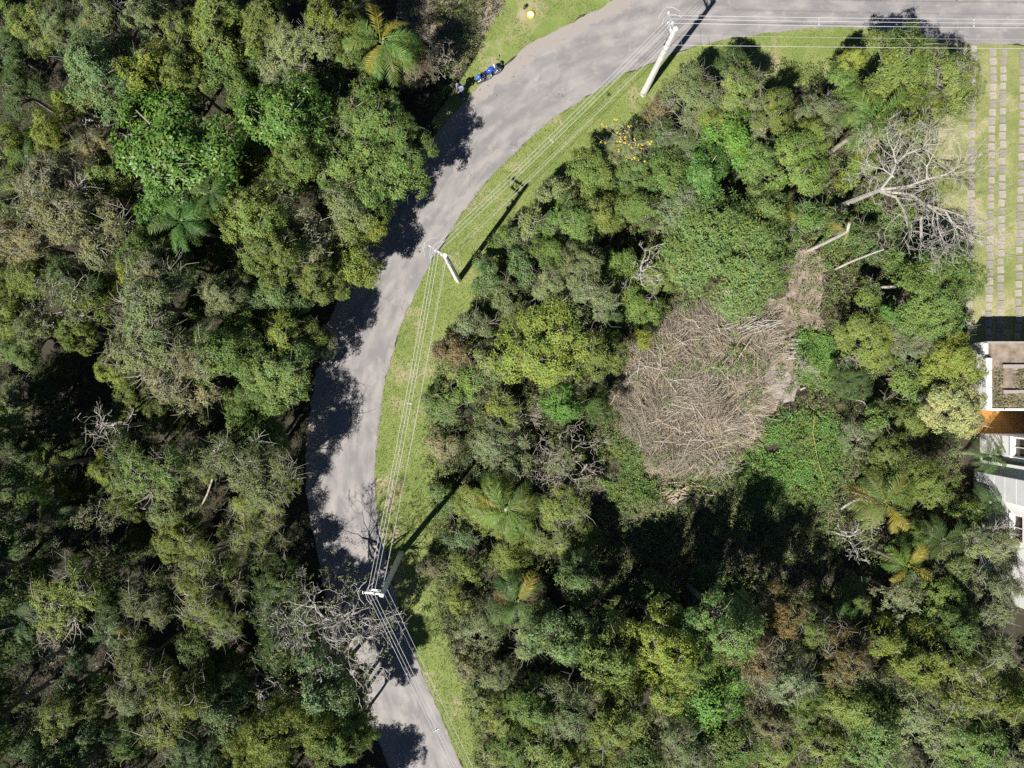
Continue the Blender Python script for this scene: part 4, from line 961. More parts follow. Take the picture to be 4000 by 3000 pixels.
def wood_heap(name, label, cat, px, py, items, mat, seed):
    """items: list of (dx, dy, z, angle, length, radius) round the centre"""
    c = at(px, py, 0); t = thing(name, label, cat, c); r = random.Random(seed)
    for dx, dy, z, a, l, rad in items:
        mb = MB(); d = Vector((math.cos(a), math.sin(a), r.gauss(0, 0.06))) * l / 2; s = Vector((dx, dy, z))
        mb.tube([s - d, s + Vector((r.gauss(0, .02), r.gauss(0, .02), 0)), s + d], [rad, rad * r.uniform(0.85, 1.0), rad * r.uniform(0.7, 0.95)], 7); link('log', mb.mesh('log'), mat, t)
    return t
rp = random.Random(31)
it = []
for i in range(16):
    it.append((rp.uniform(-0.15, 0.15), -0.65 + 0.085 * i, 0.08 + 0.12 * (i % 3), rp.gauss(0.0, 0.12), rp.uniform(0.8, 1.15), rp.uniform(0.035, 0.055)))
wood_heap('firewood_stack', 'small ladder-like stack of pale cut poles right of the brush pile', 'firewood', 3108, 1362, it, BP, 1)
it = []
for i in range(90):
    a = rp.uniform(-0.2, 3.4); rr = rp.uniform(0.45, 1.55)
    it.append((math.cos(a) * rr * 1.05, math.sin(a) * rr * 0.85 - 0.35 + rp.gauss(0, 0.15), rp.uniform(0.08, 0.5), a * 0.5 + 2.4 + rp.gauss(0, 0.35), rp.uniform(0.5, 0.85), rp.uniform(0.03, 0.06)))
wood_heap('firewood_heap', 'horseshoe heap of split firewood half in the shade', 'firewood', 2675, 1935, it, M['wood_log'], 2)
it = []
for i in range(34):
    t01 = i / 33; a = 2.7 - 2.3 * t01
    it.append((math.cos(a) * 0.95 + rp.gauss(0, .06), math.sin(a) * 0.45 - 0.2 + rp.gauss(0, .08), rp.uniform(0.05, 0.35) + 1.0, a * 0.35 + 0.95 + rp.gauss(0, 0.2), rp.uniform(0.45, 0.75), rp.uniform(0.03, 0.05)))
th = wood_heap('cut_pole_stack', 'fan of pale cut poles at the upper edge of the clearing', 'firewood', 2862, 1160, it, BP, 3)
it = []
for i in range(24):
    it.append((rp.gauss(0, 0.9), rp.gauss(0, 0.16) + 0.0, rp.uniform(0.85, 1.15), 0.35 + rp.gauss(0, 0.22), rp.uniform(0.7, 1.5), rp.uniform(0.014, 0.03)))
wood_heap('pole_bundle', 'pale bundle of long poles on top of the brush pile', 'firewood', 2930, 1275, it, BP, 4)
it = []
for i in range(26):
    it.append((rp.gauss(0, 0.35), rp.gauss(0, 0.35), rp.uniform(0.3, 0.9), 2.3 + rp.gauss(0, 0.25), rp.uniform(0.8, 1.5), rp.uniform(0.012, 0.026)))
wood_heap('pole_bundle', 'pale sticks fanned at the lower right tip of the brush pile', 'firewood', 2790, 1800, it, BP, 5)
for i, (x, y, a, l, lab) in enumerate(((3113, 1428, 1.2, 0.42, 'short pale log lying in the creepers below the small pole stack'), (2716, 1850, -1.2, 0.5, 'single white log standing out above the firewood heap'), (3135, 1518, 0.4, 0.35, 'stubby cut log at the corner of the ash patch'), (2267, 1815, 0.9, 0.7, 'pale split log in the tangled leafless tree'))):
    p = at(x, y, 0.3); mb = MB(); d = Vector((math.cos(a), math.sin(a), 0.1)) * l; mb.tube([-d * 0.5, d * 0.5], [0.07, 0.06], 8)
    o = link('cut_log', mb.mesh('cut_log'), BP); o.location = p + Vector((0, 0, 0.0 if i != 3 else 2.2)); tag(o, lab, 'log', 'loose cut logs')

# rope across the creepers
mb = MB(); mb.tube(px_path([(3182, 1630, 0.9), (3175, 1690, 0.8), (3195, 1800, 0.7), (3225, 1900, 0.6), (3235, 1960, 0.5), (3236, 2100, 0.4), (3238, 2230, 0.4)]), 0.012, 4)
tag(link('rope', mb.mesh('rope'), plain('yellow_rope', (0.42, 0.38, 0.10), 0.7)), 'thin yellow rope running down across the creepers into the shade', 'rope')

# ------------------------------------------------------------------ utility poles and cables
def utility_pole(bx, by, tx, ty, z, label, arm_dir, wx=0.40):
    b = at(bx, by, 0); top = at(tx, ty, z); t = thing('utility_pole', label, 'utility pole', b, 0, 'roadside utility poles')
    k = top - b; ax = k.normalized()
    a2 = Vector((arm_dir[0], arm_dir[1], 0)).normalized(); rz = math.atan2(a2.y, a2.x); mb = MB(); vs = []
    for s, w in ((-0.012, wx * 1.0), (0.35, wx * 0.88), (0.7, wx * 0.74), (1.0, wx * 0.62)):
        p = k * s; i = len(mb.v)
        for q in range(12):
            an = 2 * math.pi * q / 12; e = 0.5
            mb.v.append(p + Matrix.Rotation(rz, 3, 'Z') @ Vector((w * 0.5 * math.copysign(abs(math.cos(an)) ** e, math.cos(an)), w * 0.42 * math.copysign(abs(math.sin(an)) ** e, math.sin(an)), 0)))
        vs.append(i)
    for a, c in zip(vs, vs[1:]):
        for q in range(12): mb.f.append((a + q, a + (q + 1) % 12, c + (q + 1) % 12, c + q))
    mb.f.append(tuple(vs[-1] + q for q in range(12)))
    link('shaft', mb.mesh('pole_shaft'), M['concrete'], t)
    for dz, ln in ((-0.25, 1.15), (-0.85, 0.85)):
        c = k + Vector((0, 0, dz)) + a2 * (ln * 0.42)
        link('crossarm', MB().box(c, (ln, 0.09, 0.09), rz).mesh('crossarm'), M['steel'], t)
        for q in (0.35, 0.85):
            p = k + Vector((0, 0, dz + 0.05)) + a2 * (ln * q)
            link('insulator', MB().lathe([(0.02, 0), (0.05, 0.02), (0.035, 0.06), (0.055, 0.08), (0.035, 0.12), (0.045, 0.15), (0.015, 0.19)], p, 10).mesh('insulator'), M['porcelain'], t)
    link('bracket', MB().tube([k + Vector((0, 0, -0.9)), k + Vector((0, 0, -0.5)) + a2 * 0.55, k + Vector((0, 0, -0.3)) + a2 * 0.75], 0.025, 6).mesh('brace'), M['steel'], t)
    for dz in (-1.7, -2.3):
        c = k * (1 + dz / z); link('band', MB().lathe([(wx * 0.40, -0.04), (wx * 0.42, 0), (wx * 0.40, 0.04)], c, 14).mesh('pole_band'), M['steel'], t)
        link('clamp', MB().box(c + a2 * wx * 0.45, (0.16, 0.10, 0.14), rz).mesh('clamp'), M['black_plastic'], t)
    for q in (0.5, 0.9):
        p = k + Vector((0, 0, -0.2)) + a2 * q; s = Vector((-a2.y, a2.x, 0))
        link('jumper_loop', MB().tube([p - s * 0.6, p - s * 0.35 + a2 * 0.25 + Vector((0, 0, .05)), p + a2 * 0.38 + Vector((0, 0, 0.1)), p + s * 0.35 + a2 * 0.25 + Vector((0, 0, .05)), p + s * 0.6], 0.014, 5).mesh('jumper'), M['cable'], t)
    return b, k, a2
PO = [utility_pole(2512, 368, 2640, 112, 9.0, 'sunlit white concrete utility pole at the upper road bend', (-0.35, 0.9), 0.38),
      utility_pole(1790, 1095, 1738, 998, 9.0, 'white concrete utility pole on the verge beside the middle of the road', (-0.75, 0.5), 0.37),
      utility_pole(1568, 2160, 1490, 2326, 9.0, 'grey utility pole in the tree shade near the lower road', (-0.98, 0.1), 0.37)]
EXT = [(Vector((60.0, 18.7, 0)), Vector((0, 0, 9)), Vector((0, 1, 0))), (Vector((6.6, -40.0, 0)), Vector((0, 0, 9)), Vector((-1, 0, 0)))]
CURVE = {}
def span(A, B, names, group):
    for (oa, za, ob, zb, sag, r, mk, lab) in names:
        a = A[0] + A[1] + A[2] * oa; a.z += za; b = B[0] + B[1] + B[2] * ob; b.z += zb
        if za < -1: a = A[0] + A[1] * (1 + za / 9.0) + A[2] * oa
        if zb < -1: b = B[0] + B[1] * (1 + zb / 9.0) + B[2] * ob
        pts = []
        for i in range(25):
            s = i / 24; p = a.lerp(b, s); p.z -= 4 * sag * s * (1 - s); pts.append(p)
        if lab.startswith('second'): CURVE[lab] = pts
        o = link('power_cable', MB().tube(pts, r, 5).mesh('power_cable'), M[mk]); tag(o, lab, 'cable', group)
def spec(tail, low=True):
    s = [(0.75, 0, 0.75, 0, 0.45, 0.011, 'cable', 'outermost road-side bright cable ' + tail), (0.58, -0.05, 0.58, -0.05, 0.5, 0.011, 'cable', 'second bright cable from the road side ' + tail),
         (0.42, -0.2, 0.42, -0.2, 0.52, 0.011, 'cable', 'third bright cable from the road side ' + tail), (0.1, -0.9, 0.1, -0.9, 0.5, 0.006, 'cable_black', 'faint thin cable just under the bright ones ' + tail),
         (0.2, -2.3, 0.2, -2.3, 0.4, 0.010, 'cable', 'lowest single cable, set apart from the others, ' + tail)]
    return s
span(PO[2], PO[1], spec('from shaded pole to middle pole'), 'overhead cables')
span(PO[1], PO[0], spec('from middle pole to upper pole'), 'overhead cables')
def ext(tail):
    return spec(tail)
span(PO[0], EXT[0], ext('from upper pole to the right edge'), 'overhead cables')
span(PO[2], EXT[1], ext('from shaded pole to the bottom edge'), 'overhead cables')
def spacer(tail, s, lab):
    pts = CURVE['second bright cable from the road side ' + tail]; i = int(s * 24); p = pts[i].lerp(pts[i + 1], s * 24 - i); d = pts[i + 1] - pts[i]
    t = thing('cable_spacer', lab, 'spacer', p, math.atan2(d.y, d.x), 'cable spacers')
    link('body', MB().box((0, 0, -0.03), (0.04, 0.30, 0.03)).box((0, 0.0, -0.11), (0.045, 0.10, 0.12)).mesh('spacer_body'), M['steel'], t)
    for q in (-1, 0, 1): link('clip', MB().lathe([(0.03, -0.03), (0.045, 0), (0.03, 0.03)], (0, q * 0.16, 0), 8).mesh('spacer_clip'), M['cable_black'], t)
spacer('from middle pole to upper pole', 0.49, 'cable spacer midway between the middle and upper poles')
spacer('from shaded pole to middle pole', 0.553, 'cable spacer midway between the shaded and middle poles')
spacer('from shaded pole to the bottom edge', 0.255, 'cable spacer over the lower road at the bottom')
spacer('from upper pole to the right edge', 0.153, 'cable spacer left of the yellow-green tree at the top')
spacer('from upper pole to the right edge', 0.315, 'cable spacer above the paver lawn')

# ------------------------------------------------------------------ house at the right edge
HZ = 2.6
g0 = at(3855, 1335, HZ); g1 = at(3855, 1603, HZ); XW = g0.x; YN = g0.y; YS = g1.y; XE = XW + 14
t = thing('garden_roof_building', 'low white flat-roofed building with brown planted roof at the right edge', 'building', (XW, (YN + YS) / 2, 0))
O = Vector((XW, (YN + YS) / 2, 0)); W = XE - XW; D = YN - YS
def bx(name, x0, x1, y0, y1, z0, z1, mat, par, org):
    return link(name, MB().box((Vector(((x0 + x1) / 2, (y0 + y1) / 2, (z0 + z1) / 2)) - org), (x1 - x0, y1 - y0, z1 - z0)).mesh(name), mat, par)
bx('wall', XW, XE, YS, YN, 0, HZ - 0.35, M['white_paint'], t, O)
bx('parapet', XW - 0.03, XW + 0.30, YS, YN - 1.0, HZ - 0.348, HZ + 0.02, M['white_paint'], t, O)
bx('parapet', XW + 0.303, XE, YS - 0.02, YS + 0.12, HZ - 0.348, HZ + 0.0, M['grey_paint'], t, O)
bx('parapet', XW, XE, YN - 0.10, YN + 0.02, HZ - 0.348, HZ + 0.03, M['paver'], t, O)
roof = bx('roof_bed', XW + 0.303, XE, YS + 0.123, YN - 0.103, HZ - 0.348, HZ - 0.10, M['soil'], t, O)
for (x0, x1, y0, y1) in ((XW + 0.95, XE, YN - 1.62, YN - 1.40), (XW + 1.0, XE, YS + 1.05, YS + 1.25)):
    link('kerb', MB().box(Vector(((x0 + x1) / 2, (y0 + y1) / 2, HZ - 0.02)) - O, (x1 - x0, y1 - y0, 0.2)).mesh('bed_kerb'), M['paver'], roof)
nr = np.random.default_rng(3)
n = 520; X = nr.uniform(XW + 0.4, XW + 6, n); Y = nr.uniform(YS + 0.2, YN - 1.7, n)
edge = (X < XW + 1.0) | (Y < YS + 0.9) | (X > XW + 1.9)
P = np.c_[X - O.x, Y - O.y, np.full(n, HZ - 0.05)][edge]
v, f = spray_leaves(P, unit(np.c_[nr.normal(0, .3, (len(P), 2)), np.ones(len(P))]), 8, 0.22, 0.05, nr)
o = link('roof_plants', mesh_np('roof_plants', v, f), M['leaf_dry'], t); o.color = (0.17, 0.17, 0.08, 1); o['kind'] = 'stuff'

# the white two-storey house south of it
yN = at(3900, 1692, 0.0).y; xW = at(3828, 1700, 0.0).x; HH = 6.2; yS = yN - 10.2; xE = xW + 14
t2 = thing('white_house', 'tall white house wall with brown windows at the right edge', 'house', (xW, yN - 5, 0)); O2 = Vector((xW, yN - 5, 0))
def yy(py): return at(3900, py, 2.8).y
# west wall built from panels that leave the window openings
w1 = (yy(1783), yy(1706), 3.05, 4.25); w2 = (yy(2105), yy(2004), 3.0, 3.95)
TH = 0.25
def wpanel(y0, y1, z0, z1, mat=M['white_paint'], x=xW, nm='wall'): bx(nm, x, x + TH, y0, y1, z0, z1, mat, t2, O2)
wpanel(w1[1], yN, 0, HH); wpanel(w1[0], w1[1], 0, w1[2]); wpanel(w1[0], w1[1], w1[3], HH)
wpanel(w2[1], w1[0], 0, HH); wpanel(w2[0], w2[1], 0, w2[2]); wpanel(w2[0], w2[1], w2[3], HH); wpanel(yS, w2[0], 0, HH)
bx('wall', xW + TH + 0.003, xE, yN - 0.25, yN, 0, HH, M['white_paint'], t2, O2)
bx('roof', xW + 0.0, xE, yS, yN, HH + 0.003, HH + 0.2, M['grey_paint'], t2, O2)
for (y0, y1, z0, z1) in (w1, w2):
    wd = thing('window', 'x', 'x'); del wd['label']; del wd['category']; wd.parent = t2
    cx = xW + TH * 0.5 - O2.x; cy = (y0 + y1) / 2 - O2.y; cz = (z0 + z1) / 2
    link('pane', MB().box((cx + 0.06, cy, cz), (0.02, y1 - y0 - 0.16, z1 - z0 - 0.16)).mesh('pane'), M['glass'], wd)
    fr = MB()
    for s in (-1, 1):
        fr.box((cx, cy + s * ((y1 - y0) / 2 - 0.04), cz), (0.12, 0.076, z1 - z0 - 0.006)); fr.box((cx, cy, cz + s * ((z1 - z0) / 2 - 0.04)), (0.116, y1 - y0 - 0.17, 0.076))
    fr.box((cx + 0.01, cy, cz), (0.09, 0.05, z1 - z0 - 0.17))
    link('frame', fr.mesh('window_frame'), M['white_paint'], wd)
    link('sill', MB().box((-0.06 + xW - O2.x, cy, z0 - 0.03), (0.12, y1 - y0 + 0.1, 0.05)).mesh('sill'), M['grey_paint'], wd)
bx('pilaster', xW - 0.42, xW - 0.003, yy(1958), yy(1862), 0, HH, M['grey_paint'], t2, O2)
for z in (2.0, 3.0, 4.0, 5.0): bx('panel_joint', xW - 0.432, xW - 0.4235, yy(1958) + 0.002, yy(1862) - 0.002, z, z + 0.03, M['white_paint'], t2, O2)
bx('ledge', xW - 0.16, xW - 0.003, yy(1812), yy(1800), 0.5, HH, M['black_plastic'], t2, O2)
lp = bx('wall_camera', xW - 0.22, xW - 0.003, yy(1790), yy(1785), 2.1, 2.2, M['black_plastic'], t2, O2)  # small dark camera fixture on the wall, gives no light
link('camera_head', MB().lathe([(0.05, -0.1), (0.06, 0.0), (0.03, 0.08)], Vector((xW - 0.24, yy(1770), 2.2)) - O2, 10).mesh('camera_head'), M['black_plastic'], lp)
# terracotta terrace in the slot between the two buildings
sl = bx('terrace', XW - 0.1, XE, yN + 0.006, YS - 0.03, 0.0, 0.35, M['terracotta'], None, Vector((0, 0, 0))); structure(sl)
# concrete step and orange box between tree and low building
o = MB().box((0, 0, 0.35), (1.1, 0.42, 0.7)).mesh('planter'); p = at(3810, 1572, 0); 
tq = thing('planter_box', 'peach-coloured planter box beside the low white building', 'planter', p)
link('box', o, plain('peach_paint', (0.62, 0.40, 0.24), 0.7), tq); link('soil', MB().box((0, 0, 0.705), (0.95, 0.30, 0.03)).mesh('planter_soil'), M['soil'], tq)

# ------------------------------------------------------------------ motorcycle
c = at(1912, 306, 0); fwd = (at(1942, 289, 0.3) - at(1882, 322, 0.3)); rz = math.atan2(fwd.y, fwd.x)
t = thing('motorcycle', 'blue motorcycle parked on the grass at the road edge', 'motorcycle', c, rz)
t.rotation_euler = (-0.17, 0, rz)
def wheel(x):
    rot = Matrix.Rotation(math.pi / 2, 3, 'X')
    tor = MB(); ns = 24
    for i in range(ns):
        a = 2 * math.pi * i / ns; ctr = Vector((x + 0.27 * math.cos(a), 0, 0.31 + 0.27 * math.sin(a)))
        for k in range(8):
            b = 2 * math.pi * k / 8; tor.v.append(ctr + Vector((math.cos(a), 0, math.sin(a))) * 0.05 * math.cos(b) + Vector((0, 1, 0)) * 0.05 * math.sin(b))
    for i in range(ns):
        for k in range(8):
            tor.f.append((i * 8 + k, i * 8 + (k + 1) % 8, ((i + 1) % ns) * 8 + (k + 1) % 8, ((i + 1) % ns) * 8 + k))
    w = link('wheel', tor.mesh('tyre'), M['rubber'], t, True)
    rim = MB().lathe([(0.235, -0.03), (0.235, 0.03), (0.205, 0.03), (0.205, -0.03)], (x, 0, 0.31), 24, rot)
    rim.f = rim.f[:-2]
    rim.lathe([(0.05, -0.06), (0.05, 0.06)], (x, 0, 0.31), 10, rot)
    for i in range(9):
        a = 2 * math.pi * i / 9; rim.tube([(x, 0, 0.31), (x + 0.215 * math.cos(a), 0, 0.31 + 0.215 * math.sin(a))], 0.010, 4)
    link('rim', rim.mesh('rim'), M['chrome'], w)
wheel(0.63); wheel(-0.63)
link('frame', MB().tube([(0.45, 0, 0.85), (0.2, 0, 0.62), (0.05, 0, 0.35), (-0.25, 0, 0.35), (-0.35, 0, 0.62), (-0.75, 0, 0.72)], 0.03, 6).tube([(0.45, 0, 0.85), (0.0, 0, 0.72), (-0.35, 0, 0.66)], 0.025, 6).mesh('bike_frame'), M['black_plastic'], t)
link('engine', MB().box((0.0, 0, 0.42), (0.36, 0.26, 0.30), taper=0.85).lathe([(0.09, -0.17), (0.10, 0), (0.09, 0.17)], (-0.05, 0, 0.36), 12, Matrix.Rotation(math.pi / 2, 3, 'X')).mesh('engine'), M['chrome'], t)
def blob(prof, name):  # lofted body along x: (x, halfwidth, z0, z1)
    mb = MB(); n = 10
    for x, w, z0, z1 in prof:
        for k in range(n):
            a = 2 * math.pi * k / n; mb.v.append(Vector((x, w * math.cos(a), (z0 + z1) / 2 + (z1 - z0) / 2 * math.sin(a))))
    for i in range(len(prof) - 1):
        for k in range(n): mb.f.append((i * n + k, i * n + (k + 1) % n, (i + 1) * n + (k + 1) % n, (i + 1) * n + k))
    mb.f.append(tuple(range(n - 1, -1, -1))); mb.f.append(tuple((len(prof) - 1) * n + k for k in range(n)))
    return mb.mesh(name)
link('fuel_tank', blob([(-0.12, 0.06, 0.72, 0.86), (-0.02, 0.13, 0.70, 0.96), (0.15, 0.17, 0.68, 1.02), (0.32, 0.15, 0.70, 1.0), (0.42, 0.06, 0.76, 0.92)], 'tank'), M['blue_paint'], t, True)
link('seat', blob([(-0.78, 0.06, 0.76, 0.84), (-0.65, 0.12, 0.72, 0.86), (-0.4, 0.13, 0.70, 0.84), (-0.18, 0.10, 0.68, 0.80), (-0.08, 0.05, 0.72, 0.78)], 'bike_seat'), M['black_plastic'], t, True)
link('tail', blob([(-0.95, 0.03, 0.70, 0.78), (-0.8, 0.10, 0.66, 0.78), (-0.55, 0.13, 0.60, 0.73), (-0.3, 0.08, 0.58, 0.70)], 'bike_tail'), M['blue_paint'], t, True)
for nm, pr_, mt in (('front_mudguard', [(0.38, 0.04, 0.50, 0.56), (0.55, 0.06, 0.60, 0.68), (0.70, 0.06, 0.60, 0.68), (0.86, 0.03, 0.52, 0.57)], 'blue_paint'), ('rear_mudguard', [(-0.98, 0.04, 0.45, 0.52), (-0.85, 0.07, 0.58, 0.66), (-0.6, 0.07, 0.62, 0.69)], 'black_plastic')):
    link(nm, blob(pr_, nm), M[mt], t, True)
for s in (-1, 1):
    link('fork', MB().tube([(0.63, s * 0.09, 0.31), (0.46, s * 0.09, 0.9)], 0.022, 6).mesh('fork'), M['chrome'], t)
    link('mirror', MB().tube([(0.38, s * 0.28, 1.03), (0.42, s * 0.36, 1.2)], 0.01, 4).lathe([(0.03, -0.012), (0.06, 0), (0.03, 0.012)], (0.42, s * 0.38, 1.22), 10, Matrix.Rotation(math.pi / 2, 3, 'Y')).mesh('mirror'), M['black_plastic'], t)
    link('indicator', MB().lathe([(0.012, -0.03), (0.025, 0), (0.012, 0.03)], (0.5, s * 0.17, 0.88), 8).mesh('indicator'), M['yellow'], t)
link('handlebar', MB().tube([(0.28, -0.38, 1.0), (0.36, -0.24, 1.04), (0.44, -0.05, 0.98), (0.44, 0.05, 0.98), (0.36, 0.24, 1.04), (0.28, 0.38, 1.0)], 0.016, 6).mesh('handlebar'), M['chrome'], t)
link('headlight', MB().lathe([(0.03, -0.09), (0.09, -0.05), (0.10, 0.02), (0.085, 0.04)], (0.58, 0, 0.90), 14, Matrix.Rotation(math.pi / 2, 3, 'Y')).mesh('headlight'), M['chrome'], t)
link('instrument', MB().lathe([(0.05, -0.02), (0.06, 0.02), (0.045, 0.03)], (0.47, 0.06, 1.02), 14).lathe([(0.04, -0.02), (0.045, 0.02), (0.03, 0.03)], (0.46, -0.07, 1.02), 12).mesh('instrument'), M['white_lid'], t)
link('exhaust', MB().tube([(0.12, -0.12, 0.35), (-0.1, -0.16, 0.24), (-0.4, -0.18, 0.28), (-0.95, -0.19, 0.42)], [0.025, 0.03, 0.045, 0.045], 8).mesh('exhaust'), M['chrome'], t)
link('side_stand', MB().tube([(-0.05, 0.12, 0.3), (-0.1, 0.3, 0.0)], 0.014, 5).mesh('stand'), M['black_plastic'], t)
link('luggage_rack', MB().tube([(-0.6, -0.12, 0.84), (-0.98, -0.13, 0.86), (-0.98, 0.13, 0.86), (-0.6, 0.12, 0.84)], 0.012, 5).mesh('rack'), M['chrome'], t)
hp = c + Matrix.Rotation(rz, 3, 'Z') @ Vector((-0.72, 0.05, 0.86))
th = thing('helmet', 'glossy blue helmet resting on the rear of the motorcycle', 'helmet', hp, rz + 2.0)
link('shell', MB().lathe([(0.10, 0.0), (0.13, 0.03), (0.145, 0.10), (0.135, 0.17), (0.10, 0.23), (0.05, 0.262), (0.005, 0.27)], (0, 0, 0), 18).mesh('helmet_shell'), M['helmet_blue'], th, True)
vz = MB(); n = 9
for i in range(n):
    a = -0.9 + 1.8 * i / (n - 1)
    for z, r in ((0.07, 0.149), (0.15, 0.147)): vz.v.append(Vector((r * math.cos(a), r * math.sin(a), z)))
for i in range(n - 1): vz.f.append((2 * i, 2 * i + 2, 2 * i + 3, 2 * i + 1))
link('visor', vz.mesh('visor'), M['black_plastic'], th)

# ------------------------------------------------------------------ person
pc = at(1802, 367, 0)
facing = math.atan2(-0.85, -0.45)
t = thing('person', 'person in light blue shirt and jeans standing beside the motorcycle', 'person', pc, facing - math.pi / 2)
def skin(name, chain, mat, parent, sub=1):
    """chain: list of (parent index, xyz, radius)"""
    me = bpy.data.meshes.new(name); me.from_pydata([v for _, v, _ in chain], [(p, i) for i, (p, _, _) in enumerate(chain) if p is not None], []); me.update()
    o = link(name, me, None, parent); sk = o.modifiers.new('skin', 'SKIN'); sk.use_smooth_shade = True
    for i, (_, _, r) in enumerate(chain):
        r = r if hasattr(r, '__len__') else (r, r); me.skin_vertices[0].data[i].radius = r; me.skin_vertices[0].data[i].use_root = (i == 0)
    ss = o.modifiers.new('sub', 'SUBSURF'); ss.levels = sub; ss.render_levels = sub
    dg = bpy.context.evaluated_depsgraph_get(); ev = o.evaluated_get(dg); nm = bpy.data.meshes.new_from_object(ev)
    o.modifiers.clear(); o.data = nm; nm.materials.clear(); nm.materials.append(mat); return o
# local frame: +y is the way the person faces
body = [(None, (0, 0, 0.95), (0.15, 0.11)), (0, (0, 0, 1.18), (0.14, 0.10)), (1, (0, 0, 1.36), (0.17, 0.11)), (2, (0, 0.01, 1.47), (0.075, 0.07)), (3, (0, 0.07, 1.54), 0.055), (4, (0, 0.125, 1.62), (0.078, 0.095)), (5, (0, 0.12, 1.69), (0.07, 0.085))]
for s in (-1, 1):
    b = len(body)
    body += [(2, (s * 0.20, 0.0, 1.38), 0.062), (b, (s * 0.25, 0.02, 1.12), 0.047), (b + 1, (s * 0.12, 0.25, 1.12), 0.034), (b + 2, (s * 0.07, 0.32, 1.13), (0.03, 0.022))]
    for q, dx in enumerate((-0.028, -0.009, 0.010, 0.028)):
        k = len(body); ln = (0.06, 0.075, 0.07, 0.05)[q]
        body += [(b + 3, (s * 0.07 + dx, 0.37, 1.135), 0.010), (k, (s * 0.07 + dx, 0.37 + ln * 0.6, 1.12), 0.009), (k + 1, (s * 0.06 + dx, 0.37 + ln, 1.09), 0.008)]
    k = len(body); body += [(b + 3, (s * 0.04, 0.34, 1.155), 0.011), (k, (s * 0.015, 0.37, 1.165), 0.009)]
    k = len(body); body += [(0, (s * 0.10, 0, 0.86), 0.085), (k, (s * 0.11, 0.01, 0.48), 0.058), (k + 1, (s * 0.11, -0.01, 0.10), 0.042), (k + 2, (s * 0.11, 0.10, 0.04), (0.04, 0.03))]
skin('body', body, M['skin'], t)
sh = [(None, (0, 0, 0.92), (0.18, 0.14)), (0, (0, 0, 1.18), (0.17, 0.13)), (1, (0, 0, 1.36), (0.195, 0.135)), (2, (0, 0.0, 1.45), (0.11, 0.10))]
for s in (-1, 1):
    b = len(sh); sh += [(2, (s * 0.205, 0.0, 1.385), 0.08), (b, (s * 0.245, 0.015, 1.20), 0.07), (b + 1, (s * 0.25, 0.02, 1.14), 0.066)]
skin('shirt', sh, M['shirt'], t)
tr = [(None, (0, 0, 0.94), (0.165, 0.12))]
for s in (-1, 1):
    b = len(tr); tr += [(0, (s * 0.10, 0, 0.85), 0.10), (b, (s * 0.11, 0.01, 0.48), 0.075), (b + 1, (s * 0.11, -0.01, 0.10), 0.062)]
skin('trousers', tr, M['jeans'], t)
for s in (-1, 1): link('shoe', blob([(-0.1, 0.035, 0.0, 0.09), (0.0, 0.045, 0.0, 0.10), (0.12, 0.05, 0.0, 0.07), (0.19, 0.03, 0.0, 0.04)], 'shoe'), M['blue_paint'], t).__setattr__('matrix_local', Matrix.Translation((s * 0.11, 0, 0)) @ Matrix.Rotation(math.pi / 2, 4, 'Z'))
hr = MB()
for i in range(7):
    for k in range(14):
        a = 2 * math.pi * k / 14; e = math.pi / 2 * i / 6 * 1.0
        hr.v.append(Vector((0.098 * math.cos(a) * math.cos(e * 0.98), 0.105 + 0.118 * math.sin(a) * math.cos(e * 0.98), 1.635 + (0.0 if math.sin(a) > 0.3 else -0.06) * (1 - i / 6) + 0.135 * math.sin(e))))
for i in range(6):
    for k in range(14): hr.f.append((i * 14 + k, i * 14 + (k + 1) % 14, (i + 1) * 14 + (k + 1) % 14, (i + 1) * 14 + k))
link('hair', hr.mesh('hair'), M['hair'], t, True)
fc = MB().lathe([(0.006, -0.02), (0.016, 0.0), (0.008, 0.03)], (0, 0.225, 1.62), 8); link('nose', fc.mesh('nose'), M['skin'], t)
for s in (-1, 1):
    link('eye', MB().lathe([(0.004, -0.008), (0.010, 0), (0.004, 0.008)], (s * 0.032, 0.215, 1.645), 8).mesh('eye'), M['hair'], t)
    link('ear', MB().lathe([(0.008, -0.03), (0.016, 0), (0.008, 0.03)], (s * 0.088, 0.12, 1.63), 8).mesh('ear'), M['skin'], t)
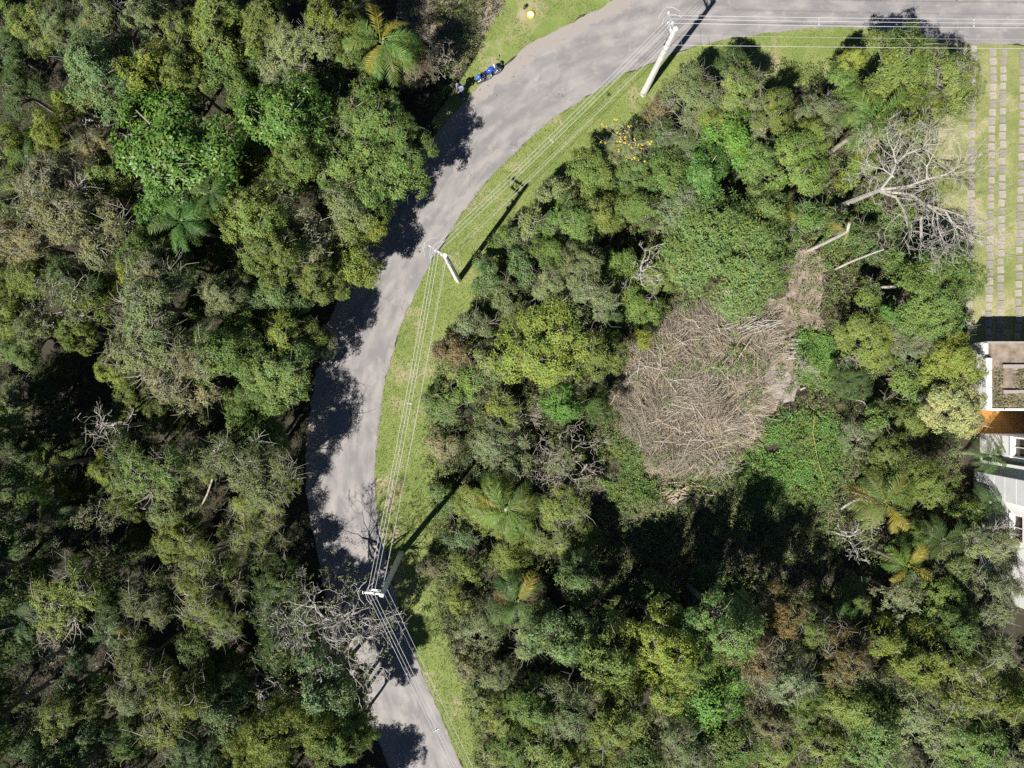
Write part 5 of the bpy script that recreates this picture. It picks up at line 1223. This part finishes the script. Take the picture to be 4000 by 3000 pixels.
link('mouth', MB().box((0, 0.218, 1.58), (0.045, 0.01, 0.01)).mesh('mouth'), plain('lips', (0.25, 0.09, 0.07)), t)

# ------------------------------------------------------------------ small things on the upper verge
t = thing('round_container', 'white round container with a yellow rim on the grass at the top', 'container', at(2073, 61, 0))
link('rim', MB().lathe([(0.19, 0.0), (0.225, 0.02), (0.235, 0.10), (0.235, 0.15), (0.18, 0.15), (0.175, 0.10)], (0, 0, 0.0), 28).mesh('container_rim'), M['yellow'], t)
link('lid', MB().lathe([(0.178, 0.10), (0.178, 0.135), (0.172, 0.145), (0.02, 0.15)], (0, 0, 0), 28).mesh('container_lid'), M['white_lid'], t)
for a in (0.9, 2.5, 4.0, 5.6): link('knob', MB().lathe([(0.018, 0.148), (0.018, 0.158), (0.01, 0.162)], (0.085 * math.cos(a), 0.085 * math.sin(a), 0), 8).mesh('knob'), M['grey_paint'], t)
t = thing('bag', 'small black bag lying on the grass above the round container', 'bag', at(2053, 28, 0), 0.85)
link('body', blob([(-0.19, 0.03, 0.01, 0.08), (-0.14, 0.08, 0.0, 0.16), (0.0, 0.10, 0.0, 0.20), (0.12, 0.09, 0.0, 0.17), (0.18, 0.04, 0.01, 0.10)], 'bag_body'), M['black_plastic'], t, True)
link('strap', MB().tube([(-0.12, 0.04, 0.15), (-0.05, 0.10, 0.24), (0.06, 0.10, 0.24), (0.12, 0.03, 0.15)], 0.012, 5).mesh('strap'), M['rubber'], t)
for i, (x, y) in enumerate(((1905, 336), (1874, 352), (2006, 300), (2183, 369), (1938, 373))):
    p = at(x, y, 0.02); o = link('road_clod', MB().lathe([(0.02, 0), (0.06, 0.01), (0.05, 0.03), (0.01, 0.045)], (0, 0, 0), 7).mesh('clod'), M['soil']); o.location = p; o.scale = (1, 0.6 + 0.1 * i, 1); o.rotation_euler = (0, 0, i)
    tag(o, ['clod of dirt on the road nearest the rear wheel of the motorcycle', 'clod of dirt on the road nearest the person', 'clod of dirt on the road in front of the motorcycle', 'clod of dirt alone in the middle of the upper road', 'clod of dirt on the road farthest below the motorcycle'][i], 'clod', 'dirt clods on the road')
